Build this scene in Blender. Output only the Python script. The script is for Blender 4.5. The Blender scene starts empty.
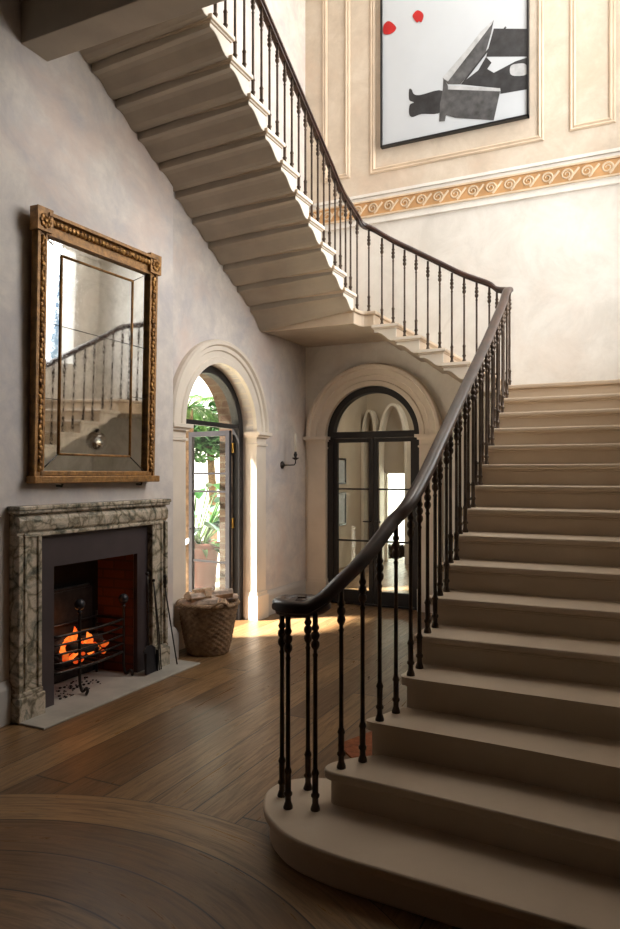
import bpy, bmesh, math, random
from mathutils import Vector, Matrix, noise
random.seed(7)
C = bpy.context.scene.collection
PI = math.pi
sc = bpy.context.scene

# ------------------------------------------------------------------ materials
class NT:
    def __init__(s, name):
        s.m = bpy.data.materials.new(name); s.m.use_nodes = True
        s.t = s.m.node_tree; s.b = s.t.nodes['Principled BSDF']; s.out = s.t.nodes['Material Output']
        s._co = None
    def n(s, typ, **kw):
        x = s.t.nodes.new(typ)
        for k, v in kw.items():
            if k.startswith('i_'):
                x.inputs[k[2:].replace('_', ' ')].default_value = v
            else: setattr(x, k, v)
        return x
    def l(s, a, b): s.t.links.new(a, b)
    def co(s):
        if not s._co: s._co = s.n('ShaderNodeTexCoord').outputs['Object']
        return s._co
    def mapping(s, scale=(1, 1, 1), src=None):
        m = s.n('ShaderNodeMapping'); m.inputs['Scale'].default_value = scale
        s.l(src or s.co(), m.inputs['Vector']); return m.outputs[0]
    def noise(s, scale, detail=4, rough=.55, src=None, dist=0):
        x = s.n('ShaderNodeTexNoise'); x.inputs['Scale'].default_value = scale
        x.inputs['Detail'].default_value = detail; x.inputs['Roughness'].default_value = rough
        x.inputs['Distortion'].default_value = dist
        s.l(src or s.co(), x.inputs['Vector']); return x.outputs['Fac']
    def math(s, op, a, b=None, c=None):
        x = s.n('ShaderNodeMath', operation=op)
        for i, v in enumerate((a, b, c)):
            if v is None: continue
            if isinstance(v, (int, float)): x.inputs[i].default_value = v
            else: s.l(v, x.inputs[i])
        return x.outputs[0]
    def ramp(s, fac, stops, interp='LINEAR'):
        x = s.n('ShaderNodeValToRGB'); x.color_ramp.interpolation = interp
        e = x.color_ramp.elements
        while len(e) < len(stops): e.new(.5)
        for i, (p, c) in enumerate(stops):
            e[i].position = p; e[i].color = (*c, 1) if len(c) == 3 else c
        s.l(fac, x.inputs[0]); return x.outputs[0]
    def mix(s, fac, a, b, mode='MIX'):
        x = s.n('ShaderNodeMix', data_type='RGBA', blend_type=mode)
        for i, v in ((0, fac), (6, a), (7, b)):
            if isinstance(v, (int, float)): x.inputs[i].default_value = v
            elif isinstance(v, tuple): x.inputs[i].default_value = (*v, 1)
            else: s.l(v, x.inputs[i])
        return x.outputs[2]
    def col(s, c):
        if isinstance(c, tuple): s.b.inputs['Base Color'].default_value = (*c, 1)
        else: s.l(c, s.b.inputs['Base Color'])
    def bump(s, h, strength=.2, dist=.01):
        x = s.n('ShaderNodeBump'); x.inputs['Strength'].default_value = strength; x.inputs['Distance'].default_value = dist
        s.l(h, x.inputs['Height']); s.l(x.outputs[0], s.b.inputs['Normal'])
    def set(s, **kw):
        for k, v in kw.items():
            s.b.inputs[k.replace('_', ' ')].default_value = v
        return s

def simple(name, c, rough=.5, metal=0, vary=.12, scale=8, bump=0, bscale=60, **kw):
    q = NT(name)
    n = q.noise(scale, 5)
    lo = tuple(x * (1 - vary) for x in c); hi = tuple(min(1, x * (1 + vary)) for x in c)
    q.col(q.ramp(n, [(.3, lo), (.7, hi)]))
    q.set(Roughness=rough, Metallic=metal)
    for k, v in kw.items(): q.b.inputs[k.replace('_', ' ')].default_value = v
    if bump: q.bump(q.noise(bscale, 4), bump)
    return q.m

M = globals().setdefault('M', {})
def plaster(name, a, b, c, mottle=1.0):
    q = NT(name)
    n1 = q.noise(2.0, 9, .72, dist=.5); n2 = q.noise(7, 8, .75); n3 = q.noise(1.5, 6, .6, src=q.mapping((1.3, .9, 1.1)))
    base = q.ramp(n1, [(.36, a), (.5, b), (.62, c)])
    base = q.mix(q.ramp(n2, [(.42, (0, 0, 0)), (.64, (.42 * mottle,) * 3)]), base, tuple(x * .80 for x in b))
    base = q.mix(q.ramp(n3, [(.5, (0, 0, 0)), (.66, (.5 * mottle,) * 3)]), base, (b[0] * 1.05, b[1] * .88, b[2] * .80))
    q.col(base); q.set(Roughness=.78)
    q.bump(q.noise(18, 6), .12, .01)
    return q.m

M['plaster'] = plaster('plaster_pinkish_grey', (.52, .485, .485), (.64, .585, .545), (.73, .665, .60))
M['plaster_light'] = plaster('plaster_cream', (.66, .63, .575), (.74, .71, .655), (.79, .765, .71), .35)
M['trim'] = simple('painted_moulding', (.72, .64, .54), .6, vary=.08, scale=3, bump=.05, bscale=30)
M['cream_panel'] = simple('moulding_cream', (.62, .50, .37), .6, vary=.12, scale=3)
M['skirt'] = simple('painted_skirting', (.52, .48, .44), .6, vary=.06, scale=3)

def stone():
    q = NT('limestone')
    n = q.noise(1.5, 6); n2 = q.noise(22, 5)
    c = q.ramp(n, [(.3, (.58, .455, .33)), (.7, (.68, .555, .42))])
    q.col(q.mix(q.math('MULTIPLY', n2, .3), c, (.50, .40, .28))); q.set(Roughness=.55)
    q.bump(n2, .08, .005); return q.m
M['stone'] = stone()
M['soffit'] = simple('shade_toned_soffit', (.40, .345, .275), .8, vary=.10, scale=3)  # shade under stairs, landings and beam put into a darker colour
M['step_end'] = simple('sidelit_stone_end', (.76, .70, .61), .6, vary=.05, scale=5)  # step ends coloured lighter to carry the side light on them
M['hearth'] = simple('hearth_stone', (.40, .37, .32), .6, vary=.15, scale=5, bump=.05)

def marble():
    q = NT('veined_marble')
    w = q.n('ShaderNodeTexNoise'); w.inputs['Scale'].default_value = 3; w.inputs['Detail'].default_value = 5
    q.l(q.co(), w.inputs['Vector'])
    add = q.n('ShaderNodeVectorMath', operation='MULTIPLY_ADD'); add.inputs[1].default_value = (.45, .45, .45)
    q.l(w.outputs['Color'], add.inputs[0]); q.l(q.co(), add.inputs[2])
    v = q.n('ShaderNodeTexVoronoi', feature='DISTANCE_TO_EDGE'); v.inputs['Scale'].default_value = 7
    q.l(add.outputs[0], v.inputs['Vector'])
    n = q.noise(5, 8, .72, dist=2.2)
    base = q.ramp(n, [(.30, (.13, .135, .11)), (.42, (.30, .28, .22)), (.52, (.60, .50, .38)), (.60, (.42, .36, .28)), (.72, (.26, .19, .12))])
    vein = q.ramp(v.outputs['Distance'], [(0, (.30, .30, .27)), (.05, (.55, .55, .5)), (.13, (1, 1, 1))])
    q.col(q.mix(.9, base, vein, 'MULTIPLY')); q.set(Roughness=.22)
    return q.m
M['marble'] = marble()

def floorwood():
    q = NT('oak_floor')
    sep = q.n('ShaderNodeSeparateXYZ'); q.l(q.co(), sep.inputs[0])
    X, Y = sep.outputs[0], sep.outputs[1]
    W = .245
    dx = q.math('ADD', X, 1.95); dy = q.math('SUBTRACT', Y, .9)
    r = q.math('SQRT', q.math('ADD', q.math('MULTIPLY', dx, dx), q.math('MULTIPLY', dy, dy)))
    th = q.math('ARCTAN2', dy, dx)
    inside = q.math('LESS_THAN', r, 1.87)
    u_out = q.math('DIVIDE', X, W); u_in = q.math('DIVIDE', r, .265)
    u_in = q.math('ADD', u_in, -.0566)
    def sel(a, b):
        return q.math('ADD', q.math('MULTIPLY', inside, a), q.math('MULTIPLY', q.math('SUBTRACT', 1, inside), b))
    u = sel(u_in, u_out)
    ln = sel(q.math('MULTIPLY', th, 1.5), Y)
    uid = q.math('FLOOR', u)
    wn = q.n('ShaderNodeTexWhiteNoise', noise_dimensions='1D'); q.l(uid, wn.inputs['W'])
    v = q.math('DIVIDE', q.math('ADD', ln, q.math('MULTIPLY', wn.outputs['Value'], 7)), 3.7)
    vid = q.math('FLOOR', v)
    cmb = q.n('ShaderNodeCombineXYZ'); q.l(uid, cmb.inputs[0]); q.l(vid, cmb.inputs[1]); q.l(inside, cmb.inputs[2])
    wn2 = q.n('ShaderNodeTexWhiteNoise', noise_dimensions='3D'); q.l(cmb.outputs[0], wn2.inputs['Vector'])
    # grain
    g = q.n('ShaderNodeCombineXYZ'); q.l(q.math('MULTIPLY', u, 3.2), g.inputs[0]); q.l(q.math('MULTIPLY', ln, .8), g.inputs[1]); q.l(q.math('MULTIPLY', wn2.outputs['Value'], 30), g.inputs[2])
    gr = q.noise(2.6, 8, .7, src=g.outputs[0], dist=1.2)
    big = q.noise(1.3, 4)
    plank = q.ramp(wn2.outputs['Value'], [(0, (.13, .062, .022)), (.35, (.25, .135, .055)), (.7, (.37, .215, .095)), (1, (.18, .095, .036))])
    c = q.mix(q.ramp(gr, [(.4, (0, 0, 0)), (.68, (.85, .85, .85))]), plank, (.075, .038, .016))
    c = q.mix(q.ramp(big, [(.4, (0, 0, 0)), (.7, (.55, .55, .55))]), c, (.125, .082, .045))
    fu = q.math('FRACT', u); fv = q.math('FRACT', v)
    eu = q.math('MINIMUM', fu, q.math('SUBTRACT', 1, fu)); ev = q.math('MULTIPLY', q.math('MINIMUM', fv, q.math('SUBTRACT', 1, fv)), 9)
    e = q.math('MINIMUM', eu, ev)
    gap = q.math('LESS_THAN', e, .014)
    c = q.mix(gap, c, (.03, .017, .01))
    q.col(c)
    q.l(q.ramp(gr, [(.3, (.24, .24, .24)), (.7, (.46, .46, .46))]), q.b.inputs['Roughness'])
    h = q.math('SUBTRACT', q.math('MULTIPLY', gr, .4), gap)
    q.bump(h, .35, .006)
    return q.m
M['floor'] = floorwood()

M['iron'] = simple('wrought_iron', (.035, .028, .024), .42, .6, vary=.4, scale=20, bump=.1)
M['baluster'] = simple('patinated_iron', (.07, .048, .033), .42, .6, vary=.5, scale=14, bump=.08)
M['black_steel'] = simple('black_steel', (.010, .008, .008), .6, .0, vary=.2)
M['grey_steel'] = simple('weathered_steel', (.032, .030, .034), .45, .5, vary=.2)
M['brass'] = simple('brass', (.55, .33, .08), .3, .9)
M['slate'] = simple('slate_slip', (.058, .043, .044), .45, vary=.15, scale=4)
M['soot'] = simple('soot_black', (.010, .009, .008), .9, vary=.4, scale=6, bump=.3, bscale=15)

def mahog():
    q = NT('polished_mahogany')
    n = q.noise(5, 6, .6, src=q.mapping((1, 1, 3)))
    q.col(q.ramp(n, [(.3, (.016, .008, .006)), (.7, (.060, .022, .013))])); q.set(Roughness=.40)
    q.b.inputs['Coat Weight'].default_value = .2; q.b.inputs['Coat Roughness'].default_value = .12
    return q.m
M['mahogany'] = mahog()

def gold():
    q = NT('aged_gilding')
    n = q.noise(24, 7, .7); v = q.n('ShaderNodeTexVoronoi'); v.inputs['Scale'].default_value = 48; q.l(q.co(), v.inputs['Vector'])
    q.col(q.ramp(n, [(.34, (.05, .02, .008)), (.5, (.30, .145, .04)), (.68, (.66, .38, .12))])); q.set(Metallic=.55, Roughness=.42)
    q.bump(v.outputs['Distance'], .6, .008); return q.m
M['gold'] = gold()
M['gold_plain'] = simple('smooth_gilding', (.31, .155, .045), .45, .25, vary=.5, scale=22, bump=.5, bscale=70)

def mirror():
    q = NT('antique_mirror')
    n = q.noise(3, 8, .75, dist=1.0); n2 = q.noise(30, 6, .8)
    q.col(q.ramp(n, [(.3, (.56, .57, .56)), (.55, (.78, .80, .80)), (.8, (.86, .88, .88))]))
    q.set(Metallic=1.0); q.l(q.ramp(n2, [(.45, (.02, .02, .02)), (.8, (.16, .16, .16))]), q.b.inputs['Roughness'])
    return q.m
M['mirror'] = mirror()

def glass(name, tint=(.92, .95, .94), f=.10):
    q = NT(name)
    tr = q.n('ShaderNodeBsdfTransparent'); tr.inputs[0].default_value = (*tint, 1)
    gl = q.n('ShaderNodeBsdfGlossy'); gl.inputs['Roughness'].default_value = .02
    lw = q.n('ShaderNodeLayerWeight'); lw.inputs[0].default_value = .5
    mx = q.n('ShaderNodeMixShader')
    q.l(q.math('MULTIPLY_ADD', q.math('POWER', lw.outputs['Facing'], 5), .75, f * .22), mx.inputs[0]); q.l(tr.outputs[0], mx.inputs[1]); q.l(gl.outputs[0], mx.inputs[2])
    q.l(mx.outputs[0], q.out.inputs[0]); return q.m
M['glass'] = glass('window_glass')

def bricks(name, a, b, mortar, scale=1.0, axis='XZ'):
    q = NT(name)
    sep = q.n('ShaderNodeSeparateXYZ'); q.l(q.co(), sep.inputs[0])
    cmb = q.n('ShaderNodeCombineXYZ')
    s1 = q.math('ADD', sep.outputs[0], sep.outputs[1])
    q.l(s1, cmb.inputs[0]); q.l(sep.outputs[2], cmb.inputs[1])
    br = q.n('ShaderNodeTexBrick'); br.inputs['Scale'].default_value = scale
    br.inputs['Brick Width'].default_value = .23; br.inputs['Row Height'].default_value = .075; br.inputs['Mortar Size'].default_value = .008
    br.inputs['Color1'].default_value = (*a, 1); br.inputs['Color2'].default_value = (*b, 1); br.inputs['Mortar'].default_value = (*mortar, 1)
    q.l(cmb.outputs[0], br.inputs['Vector'])
    q.col(q.mix(q.math('MULTIPLY', q.noise(12, 5), .5), br.outputs['Color'], tuple(x * .4 for x in a)))
    q.set(Roughness=.85); q.bump(br.outputs['Fac'], -.4, .01); return q.m
M['brick'] = bricks('old_brick', (.06, .022, .010), (.10, .05, .022), (.12, .09, .06))
M['fire_brick'] = bricks('fire_brick', (.20, .06, .025), (.12, .035, .018), (.08, .04, .025))

def wicker():
    q = NT('willow_weave')
    n = q.noise(20, 4)
    q.col(q.ramp(n, [(.3, (.16, .09, .048)), (.7, (.42, .27, .15))])); q.set(Roughness=.65); return q.m
M['wicker'] = wicker()
M['bark'] = simple('birch_bark', (.66, .52, .42), .8, vary=.45, scale=18, bump=.4, bscale=25)
M['cutwood'] = simple('split_wood', (.66, .46, .30), .8, vary=.3, scale=22, bump=.3, bscale=40)
M['char'] = simple('charred_wood', (.02, .015, .012), .9, vary=.5, scale=20, bump=.4)
M['terracotta'] = simple('terracotta', (.085, .016, .006), .8, vary=.2, scale=5)
M['white_wall'] = simple('limewash_white', (.80, .80, .76), .9, vary=.05)
M['paving'] = simple('pale_paving', (.62, .57, .48), .9, vary=.12, scale=3)
M['leaf'] = simple('green_leaf', (.015, .07, .01), .4, vary=.5, scale=6)
M['leaf_light'] = simple('bright_leaf', (.04, .11, .015), .5, vary=.35, scale=5)
M['leaf_blue'] = simple('glaucous_leaf', (.16, .27, .22), .35, vary=.2, scale=4)
M['hedge'] = simple('hedge_green', (.008, .06, .006), .8, vary=.5, scale=14, bump=.6, bscale=22)
M['trunk'] = simple('palm_trunk', (.14, .09, .05), .9, vary=.5, scale=20, bump=.5)
M['candle'] = simple('wax', (.72, .68, .58), .5, vary=.05)
M['paper'] = simple('photo_paper', (.50, .53, .56), .5, vary=.03, scale=2)
M['print_dark'] = simple('print_black', (.022, .022, .024), .5, vary=.5, scale=12)
M['print_grey'] = simple('print_grey', (.065, .065, .067), .5, vary=.6, scale=9)
M['print_pale'] = simple('print_pale', (.42, .43, .44), .5, vary=.2, scale=12)
M['print_red'] = simple('print_red', (.42, .008, .008), .5, vary=.15, scale=12)
M['frame_black'] = simple('black_frame', (.010, .010, .011), .3, vary=.1)
M['ochre'] = simple('frieze_ochre', (.50, .28, .12), .7, vary=.2, scale=6)
M['frieze_relief'] = simple('frieze_relief', (.66, .52, .36), .7, vary=.12, scale=6)
M['inner_wall'] = simple('inner_hall_wall', (.50, .41, .31), .8, vary=.08, scale=2)
M['rug'] = simple('rust_rug', (.30, .09, .03), .9, vary=.4, scale=25, bump=.3)

def emit(name, c, strength, c2=None):
    q = NT(name)
    e = q.n('ShaderNodeEmission'); e.inputs[1].default_value = strength
    if c2:
        q.l(q.ramp(q.noise(14, 3), [(.4, c), (.62, c2)]), e.inputs[0])
    else: e.inputs[0].default_value = (*c, 1)
    q.l(e.outputs[0], q.out.inputs[0]); return q.m
M['flame'] = emit('flame', (.95, .08, .01), 1.5, (1, .22, .03))
M['ember'] = emit('ember', (.9, .05, .01), .7, (1, .22, .03))
M['sky_light'] = emit('skylight_sky', (.80, .90, 1.0), 2.0)

# ------------------------------------------------------------------ mesh helpers
class MB:
    def __init__(s): s.bm = bmesh.new(); s.mats = []; s.cur = 0
    def mat(s, m):
        if m not in s.mats: s.mats.append(m)
        s.cur = s.mats.index(m); return s
    def faces(s, vs, fs, smooth=False):
        bv = [s.bm.verts.new(v) for v in vs]; out = []
        for f in fs:
            try:
                k = s.bm.faces.new([bv[i] for i in f]); k.material_index = s.cur; k.smooth = smooth; out.append(k)
            except ValueError: pass
        return bv
    def box(s, a, b, mtx=None):
        x0, y0, z0 = a; x1, y1, z1 = b
        vs = [Vector(v) for v in ((x0, y0, z0), (x1, y0, z0), (x1, y1, z0), (x0, y1, z0), (x0, y0, z1), (x1, y0, z1), (x1, y1, z1), (x0, y1, z1))]
        if mtx: vs = [mtx @ v for v in vs]
        return s.faces(vs, [(3, 2, 1, 0), (4, 5, 6, 7), (0, 1, 5, 4), (1, 2, 6, 5), (2, 3, 7, 6), (3, 0, 4, 7)])
    def prism(s, poly, vec, smooth=False):
        """poly: list of 3D points; extruded by vec"""
        n = len(poly); vec = Vector(vec)
        vs = [Vector(p) for p in poly] + [Vector(p) + vec for p in poly]
        s.faces(vs, [tuple(range(n - 1, -1, -1)), tuple(range(n, 2 * n))] + [(i, (i + 1) % n, n + (i + 1) % n, n + i) for i in range(n)], smooth)
    def lathe(s, prof, seg=16, c=(0, 0, 0), mtx=None, cap=True):
        vs = []; fs = []
        for r, z in prof:
            for k in range(seg):
                a = 2 * PI * k / seg; v = Vector((c[0] + r * math.cos(a), c[1] + r * math.sin(a), c[2] + z))
                vs.append(mtx @ v if mtx else v)
        n = len(prof)
        for i in range(n - 1):
            for k in range(seg):
                k2 = (k + 1) % seg; fs.append((i * seg + k, i * seg + k2, (i + 1) * seg + k2, (i + 1) * seg + k))
        if cap: fs.append(tuple(range(seg - 1, -1, -1))); fs.append(tuple((n - 1) * seg + k for k in range(seg)))
        s.faces(vs, fs, True)
    def tube(s, pts, r, seg=8, close=True):
        pts = [Vector(p) for p in pts]; n = len(pts)
        rr = r if isinstance(r, (list, tuple)) else [r] * n
        vs = []; fs = []; up = None
        for i, p in enumerate(pts):
            d = (pts[min(i + 1, n - 1)] - pts[max(i - 1, 0)]).normalized()
            if up is None: up = d.orthogonal().normalized()
            up = (up - d * up.dot(d)).normalized(); sd = d.cross(up)
            for k in range(seg):
                a = 2 * PI * k / seg; vs.append(p + (up * math.cos(a) + sd * math.sin(a)) * rr[i])
        for i in range(n - 1):
            for k in range(seg):
                k2 = (k + 1) % seg; fs.append((i * seg + k, i * seg + k2, (i + 1) * seg + k2, (i + 1) * seg + k))
        if close: fs.append(tuple(range(seg - 1, -1, -1))); fs.append(tuple((n - 1) * seg + k for k in range(seg)))
        s.faces(vs, fs, True)
    def sweep(s, pts, prof, up=(0, 0, 1), closed=False):
        """sweep closed 2D profile (side, up) along pts; 'up' fixed, mitred"""
        pts = [Vector(p) for p in pts]; n = len(pts); m = len(prof); up = Vector(up); vs = []; fs = []
        for i, p in enumerate(pts):
            if closed: a = (p - pts[i - 1]).normalized(); b = (pts[(i + 1) % n] - p).normalized()
            else:
                a = (p - pts[max(i - 1, 0)]); b = (pts[min(i + 1, n - 1)] - p)
                a = a.normalized() if a.length > 1e-9 else b.normalized(); b = b.normalized() if b.length > 1e-9 else a
            d = (a + b).normalized(); sd = d.cross(up).normalized()
            sa = a.cross(up).normalized(); k = 1 / max(.35, sd.dot(sa))
            uu = sd.cross(d) if not closed and False else up
            for x, z in prof: vs.append(p + sd * (x * k) + uu * z)
        R = n if closed else n - 1
        for i in range(R):
            j = (i + 1) % n
            for q in range(m):
                q2 = (q + 1) % m; fs.append((i * m + q, j * m + q, j * m + q2, i * m + q2))
        if not closed: fs.append(tuple(range(m - 1, -1, -1))); fs.append(tuple((n - 1) * m + q for q in range(m)))
        s.faces(vs, fs)
    def sphere(s, c, r, seg=14, rings=8, sx=1, sy=1, sz=1):
        prof = [(max(1e-4, r * math.sin(PI * i / rings)), -r * math.cos(PI * i / rings)) for i in range(rings + 1)]
        m = Matrix.Translation(c) @ Matrix.Diagonal((sx, sy, sz, 1)); s.lathe(prof, seg, mtx=m, cap=False)
    def build(s, name, m=None, parent=None, bevel=0, smooth_angle=None, bseg=2, flip=True):
        if flip: bmesh.ops.recalc_face_normals(s.bm, faces=s.bm.faces)
        me = bpy.data.meshes.new(name); 
        o = bpy.data.objects.new(name, me); C.objects.link(o)
        if parent is not None:
            o.parent = parent
            off = Vector(parent.location)
            pp = parent.parent
            while pp is not None: off += Vector(pp.location); pp = pp.parent
            bmesh.ops.translate(s.bm, verts=s.bm.verts, vec=-off)
        s.bm.to_mesh(me); s.bm.free()
        ml = s.mats if s.mats else [m]
        for x in ml: me.materials.append(M[x] if isinstance(x, str) else x)
        if bevel:
            b = o.modifiers.new('bevel', 'BEVEL'); b.width = bevel; b.segments = bseg; b.limit_method = 'ANGLE'; b.angle_limit = math.radians(35)
        if smooth_angle:
            for p in me.polygons: p.use_smooth = True
            me.set_sharp_from_angle(angle=math.radians(smooth_angle))
        return o

def tag(o, label, cat, group=None, kind=None):
    if label: o['label'] = label
    if cat: o['category'] = cat
    if group: o['group'] = group
    if kind: o['kind'] = kind
    return o
def thing(name, label, cat, loc=(0, 0, 0), group=None):
    o = bpy.data.objects.new(name, None); o.empty_display_size = .1; C.objects.link(o); o.location = loc
    return tag(o, label, cat, group)
def struct(o, label, cat): return tag(o, label, cat, kind='structure')
def sthing(name, label, cat, loc=(0, 0, 0)):
    return tag(thing(name, label, cat, loc), None, None, kind='structure')

# ------------------------------------------------------------------ layout constants (metres)
XB, XR, YW = -3.73, -3.92, 7.96        # chimney breast face, recess face, back wall face
XRT = .36                              # right wall
CEIL = 8.6
RISE = .1515
ZS = 2.054                             # springing of both arches

def arch_wall(name, P, u0, u1, z1, cu, r, zs, th, m, label, cat, boxes=()):
    """wall slab with an arched opening; P(u, z, d) maps wall coordinates to world, d = depth behind face"""
    mb = MB(); N = 28
    arc = [(cu - r * math.cos(PI * i / N), zs + r * math.sin(PI * i / N)) for i in range(N + 1)]
    for d in (0, th):
        mb.faces([P(u0, 0, d), P(cu - r, 0, d), P(cu - r, z1, d), P(u0, z1, d)], [(0, 1, 2, 3)])
        mb.faces([P(cu + r, 0, d), P(u1, 0, d), P(u1, z1, d), P(cu + r, z1, d)], [(0, 1, 2, 3)])
        for (a, b) in zip(arc, arc[1:]):
            mb.faces([P(a[0], a[1], d), P(b[0], b[1], d), P(b[0], z1, d), P(a[0], z1, d)], [(0, 1, 2, 3)])
    path = [(cu - r, 0)] + arc + [(cu + r, 0)]
    for a, b in zip(path, path[1:]):
        mb.faces([P(a[0], a[1], 0), P(b[0], b[1], 0), P(b[0], b[1], th), P(a[0], a[1], th)], [(0, 1, 2, 3)])
    mb.faces([P(u0, z1, 0), P(u1, z1, 0), P(u1, z1, th), P(u0, z1, th)], [(0, 1, 2, 3)])
    bmesh.ops.remove_doubles(mb.bm, verts=mb.bm.verts, dist=1e-4)
    for a, b in boxes: mb.box(a, b)
    return struct(mb.build(name, m), label, cat)

A1C, A1R = 6.02, .65      # arch in the left wall (centre y, radius)
A2C, A2R = -3.03, .60     # arch in the back wall (centre x, radius)
PL = lambda u, z, d: Vector((XR - d, u, z))
PBk = lambda u, z, d: Vector((u, YW + d, z))

# ------------------------------------------------------------------ the room
mb = MB(); mb.box((-4.9, -3, -.12), (2.2, 12.6, 0)); struct(mb.build('floor', 'floor'), 'wide worn oak boards with curved inlaid rings near the stair foot', 'floor')
arch_wall('wall_left', PL, 5.0, YW, CEIL, A1C, A1R, ZS, .40, 'plaster', 'mottled plaster wall with the arched garden door', 'wall',
    [((XR - .4, -3, 0), (XR, 3.5, CEIL)), ((XR - .4, 4.55, 0), (XR, 5.0, CEIL)), ((XR - .4, 3.5, 1.4), (XR, 4.55, CEIL))])
# back wall: lower plaster lighter, upper field cream (one wall)
arch_wall('wall_back', PBk, XR - .5, XRT + .5, CEIL, A2C, A2R, ZS, .34, 'plaster_light', 'tall pale plaster stairwell wall with the arched glass door', 'wall')
# chimney breast, vertical to above the mirror, then easing back to the wall
mb = MB()
SM = [(XB - .178 * (3 * t * t - 2 * t ** 3), 3.35 + 1.15 * t) for t in [k / 10 for k in range(11)]]
prof = [(XR + .004, 0), (XB, 0)] + SM + [(XR + .004, 4.7)]
yc = 4.98
E1 = [(x, (-.6 if i < 0 else yc * (x / XB)), z) for i, (x, z) in enumerate(prof)]
n = len(prof)
OY0, OY1, OZ = 3.59, 4.46, .963
# front face as one grid split round the firebox opening
rows = [(XB, 0), (XB, OZ)] + prof[2:]
def rowpts(x, z): return [(x, y, z) for y in (-3, OY0, OY1, yc * x / XB)]
for k in range(len(rows) - 1):
    A_, B_ = rowpts(*rows[k]), rowpts(*rows[k + 1])
    for c_ in range(3):
        if k == 0 and c_ == 1: continue
        mb.faces([A_[c_], A_[c_ + 1], B_[c_ + 1], B_[c_]], [(0, 1, 2, 3)], k > 0)
bmesh.ops.remove_doubles(mb.bm, verts=mb.bm.verts, dist=1e-4)
es = [(x + .0, y, z) for x, y, z in E1]
mb.faces(es, [tuple(range(n))])
struct(mb.build('chimney_breast', 'plaster'), 'plastered chimney breast behind the fireplace and mirror', 'wall')

# right wall with high window
WY0, WY1, WZ0, WZ1 = 4.9, 7.5, 3.0, 7.6
mb = MB()
for (y0, y1, z0, z1) in ((2.6, WY0, 0, CEIL), (WY1, YW, 0, CEIL), (WY0, WY1, 0, WZ0), (WY0, WY1, WZ1, CEIL)):
    mb.box((XRT, y0, z0), (XRT + .3, y1, z1))
struct(mb.build('wall_right', 'plaster_light'), 'pale plaster wall on the right of the stairs', 'wall')
mb = MB(); mb.box((-4.4, -3.2, 0), (2.2, -3, CEIL)); struct(mb.build('wall_front', 'trunk'), 'plaster wall behind the viewer', 'wall')
mb = MB(); mb.box((XRT + .3, 2.6, 0), (2.2, 2.8, CEIL)); mb.box((2.0, -3, 0), (2.2, 2.6, CEIL)); struct(mb.build('wall_side', 'trunk'), 'dark panelled wall of the hall beside the viewer', 'wall')
# ceiling with skylight opening
SK = (-2.3, -.7, 6.0, 7.5)
mb = MB()
for (x0, x1, y0, y1) in ((-4.42, SK[0], -3.2, YW + .34), (SK[1], 2.2, -3.2, YW + .34), (SK[0], SK[1], -3.2, SK[2]), (SK[0], SK[1], SK[3], YW + .34)):
    mb.box((x0, y0, CEIL), (x1, y1, CEIL + .2))
for (x0, x1, y0, y1) in ((SK[0] - .15, SK[0], SK[2] - .15, SK[3] + .15), (SK[1], SK[1] + .15, SK[2] - .15, SK[3] + .15), (SK[0], SK[1], SK[2] - .15, SK[2]), (SK[0], SK[1], SK[3], SK[3] + .15)): mb.box((x0, y0, CEIL + .2), (x1, y1, CEIL + 2.6))  # tall unseen upstand, added to keep direct sun out
struct(mb.build('ceiling', 'plaster_light'), 'high plaster ceiling with a roof light over the stairwell', 'ceiling')

# ---- arch surrounds, with imposts and pilasters
def arch_trim(name, P, cu, r, wd, zs, label):
    mb = MB(); N = 40
    # moulding cross section: (radial offset from opening edge, projection)
    cs = [(0, -.10), (0, .045), (.055, .045), (.065, .032), (.12, .032), (.13, .05), (wd - .065, .05), (wd - .05, .075), (wd - .015, .075), (wd, .05), (wd, -.01)]
    m = len(cs); vs = []; fs = []
    for i in range(N + 1):
        a = PI * i / N
        for (o, pj) in cs: vs.append(P(cu - (r + o) * math.cos(a), zs + (r + o) * math.sin(a), -pj))
    for i in range(N):
        for q in range(m - 1): fs.append((i * m + q, (i + 1) * m + q, (i + 1) * m + q + 1, i * m + q + 1))
    mb.faces(vs, fs)
    def bx(u0, u1, z0, z1, d0, d1):
        c = [P(u, z, d) for d in (d0, d1) for u, z in ((u0, z0), (u1, z0), (u1, z1), (u0, z1))]
        mb.faces(c, [(0, 1, 2, 3), (7, 6, 5, 4), (0, 4, 5, 1), (1, 5, 6, 2), (2, 6, 7, 3), (3, 7, 4, 0)])
    for sgn in (-1, 1):
        def sb(o0, o1, z0, z1, pj, dp=.10):
            u0, u1 = cu + sgn * (r + o0), cu + sgn * (r + o1)
            bx(min(u0, u1), max(u0, u1), z0, z1, -pj, dp)
        w2 = wd - .03
        sb(-.002, w2, .30, zs - .14, .04)
        sb(-.012, w2 + .012, .26, .30, .052); sb(-.02, w2 + .02, 0, .26, .065)
        sb(-.012, w2 + .016, zs - .15, zs - .128, .058)
        sb(-.002, w2 + .004, zs - .125, zs - .055, .042)
        sb(-.02, w2 + .025, zs - .06, zs - .035, .072)
        sb(-.042, w2 + .045, zs - .035, zs, .10)
    return struct(mb.build(name, 'trim'), label, 'moulding')
arch_trim('trim_1', PL, A1C, A1R, .235, ZS, 'cream arched stone surround with pilasters round the open garden door')
arch_trim('trim_2', PBk, A2C, A2R, .265, ZS, 'cream arched stone surround with pilasters round the glazed inner door')

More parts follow.
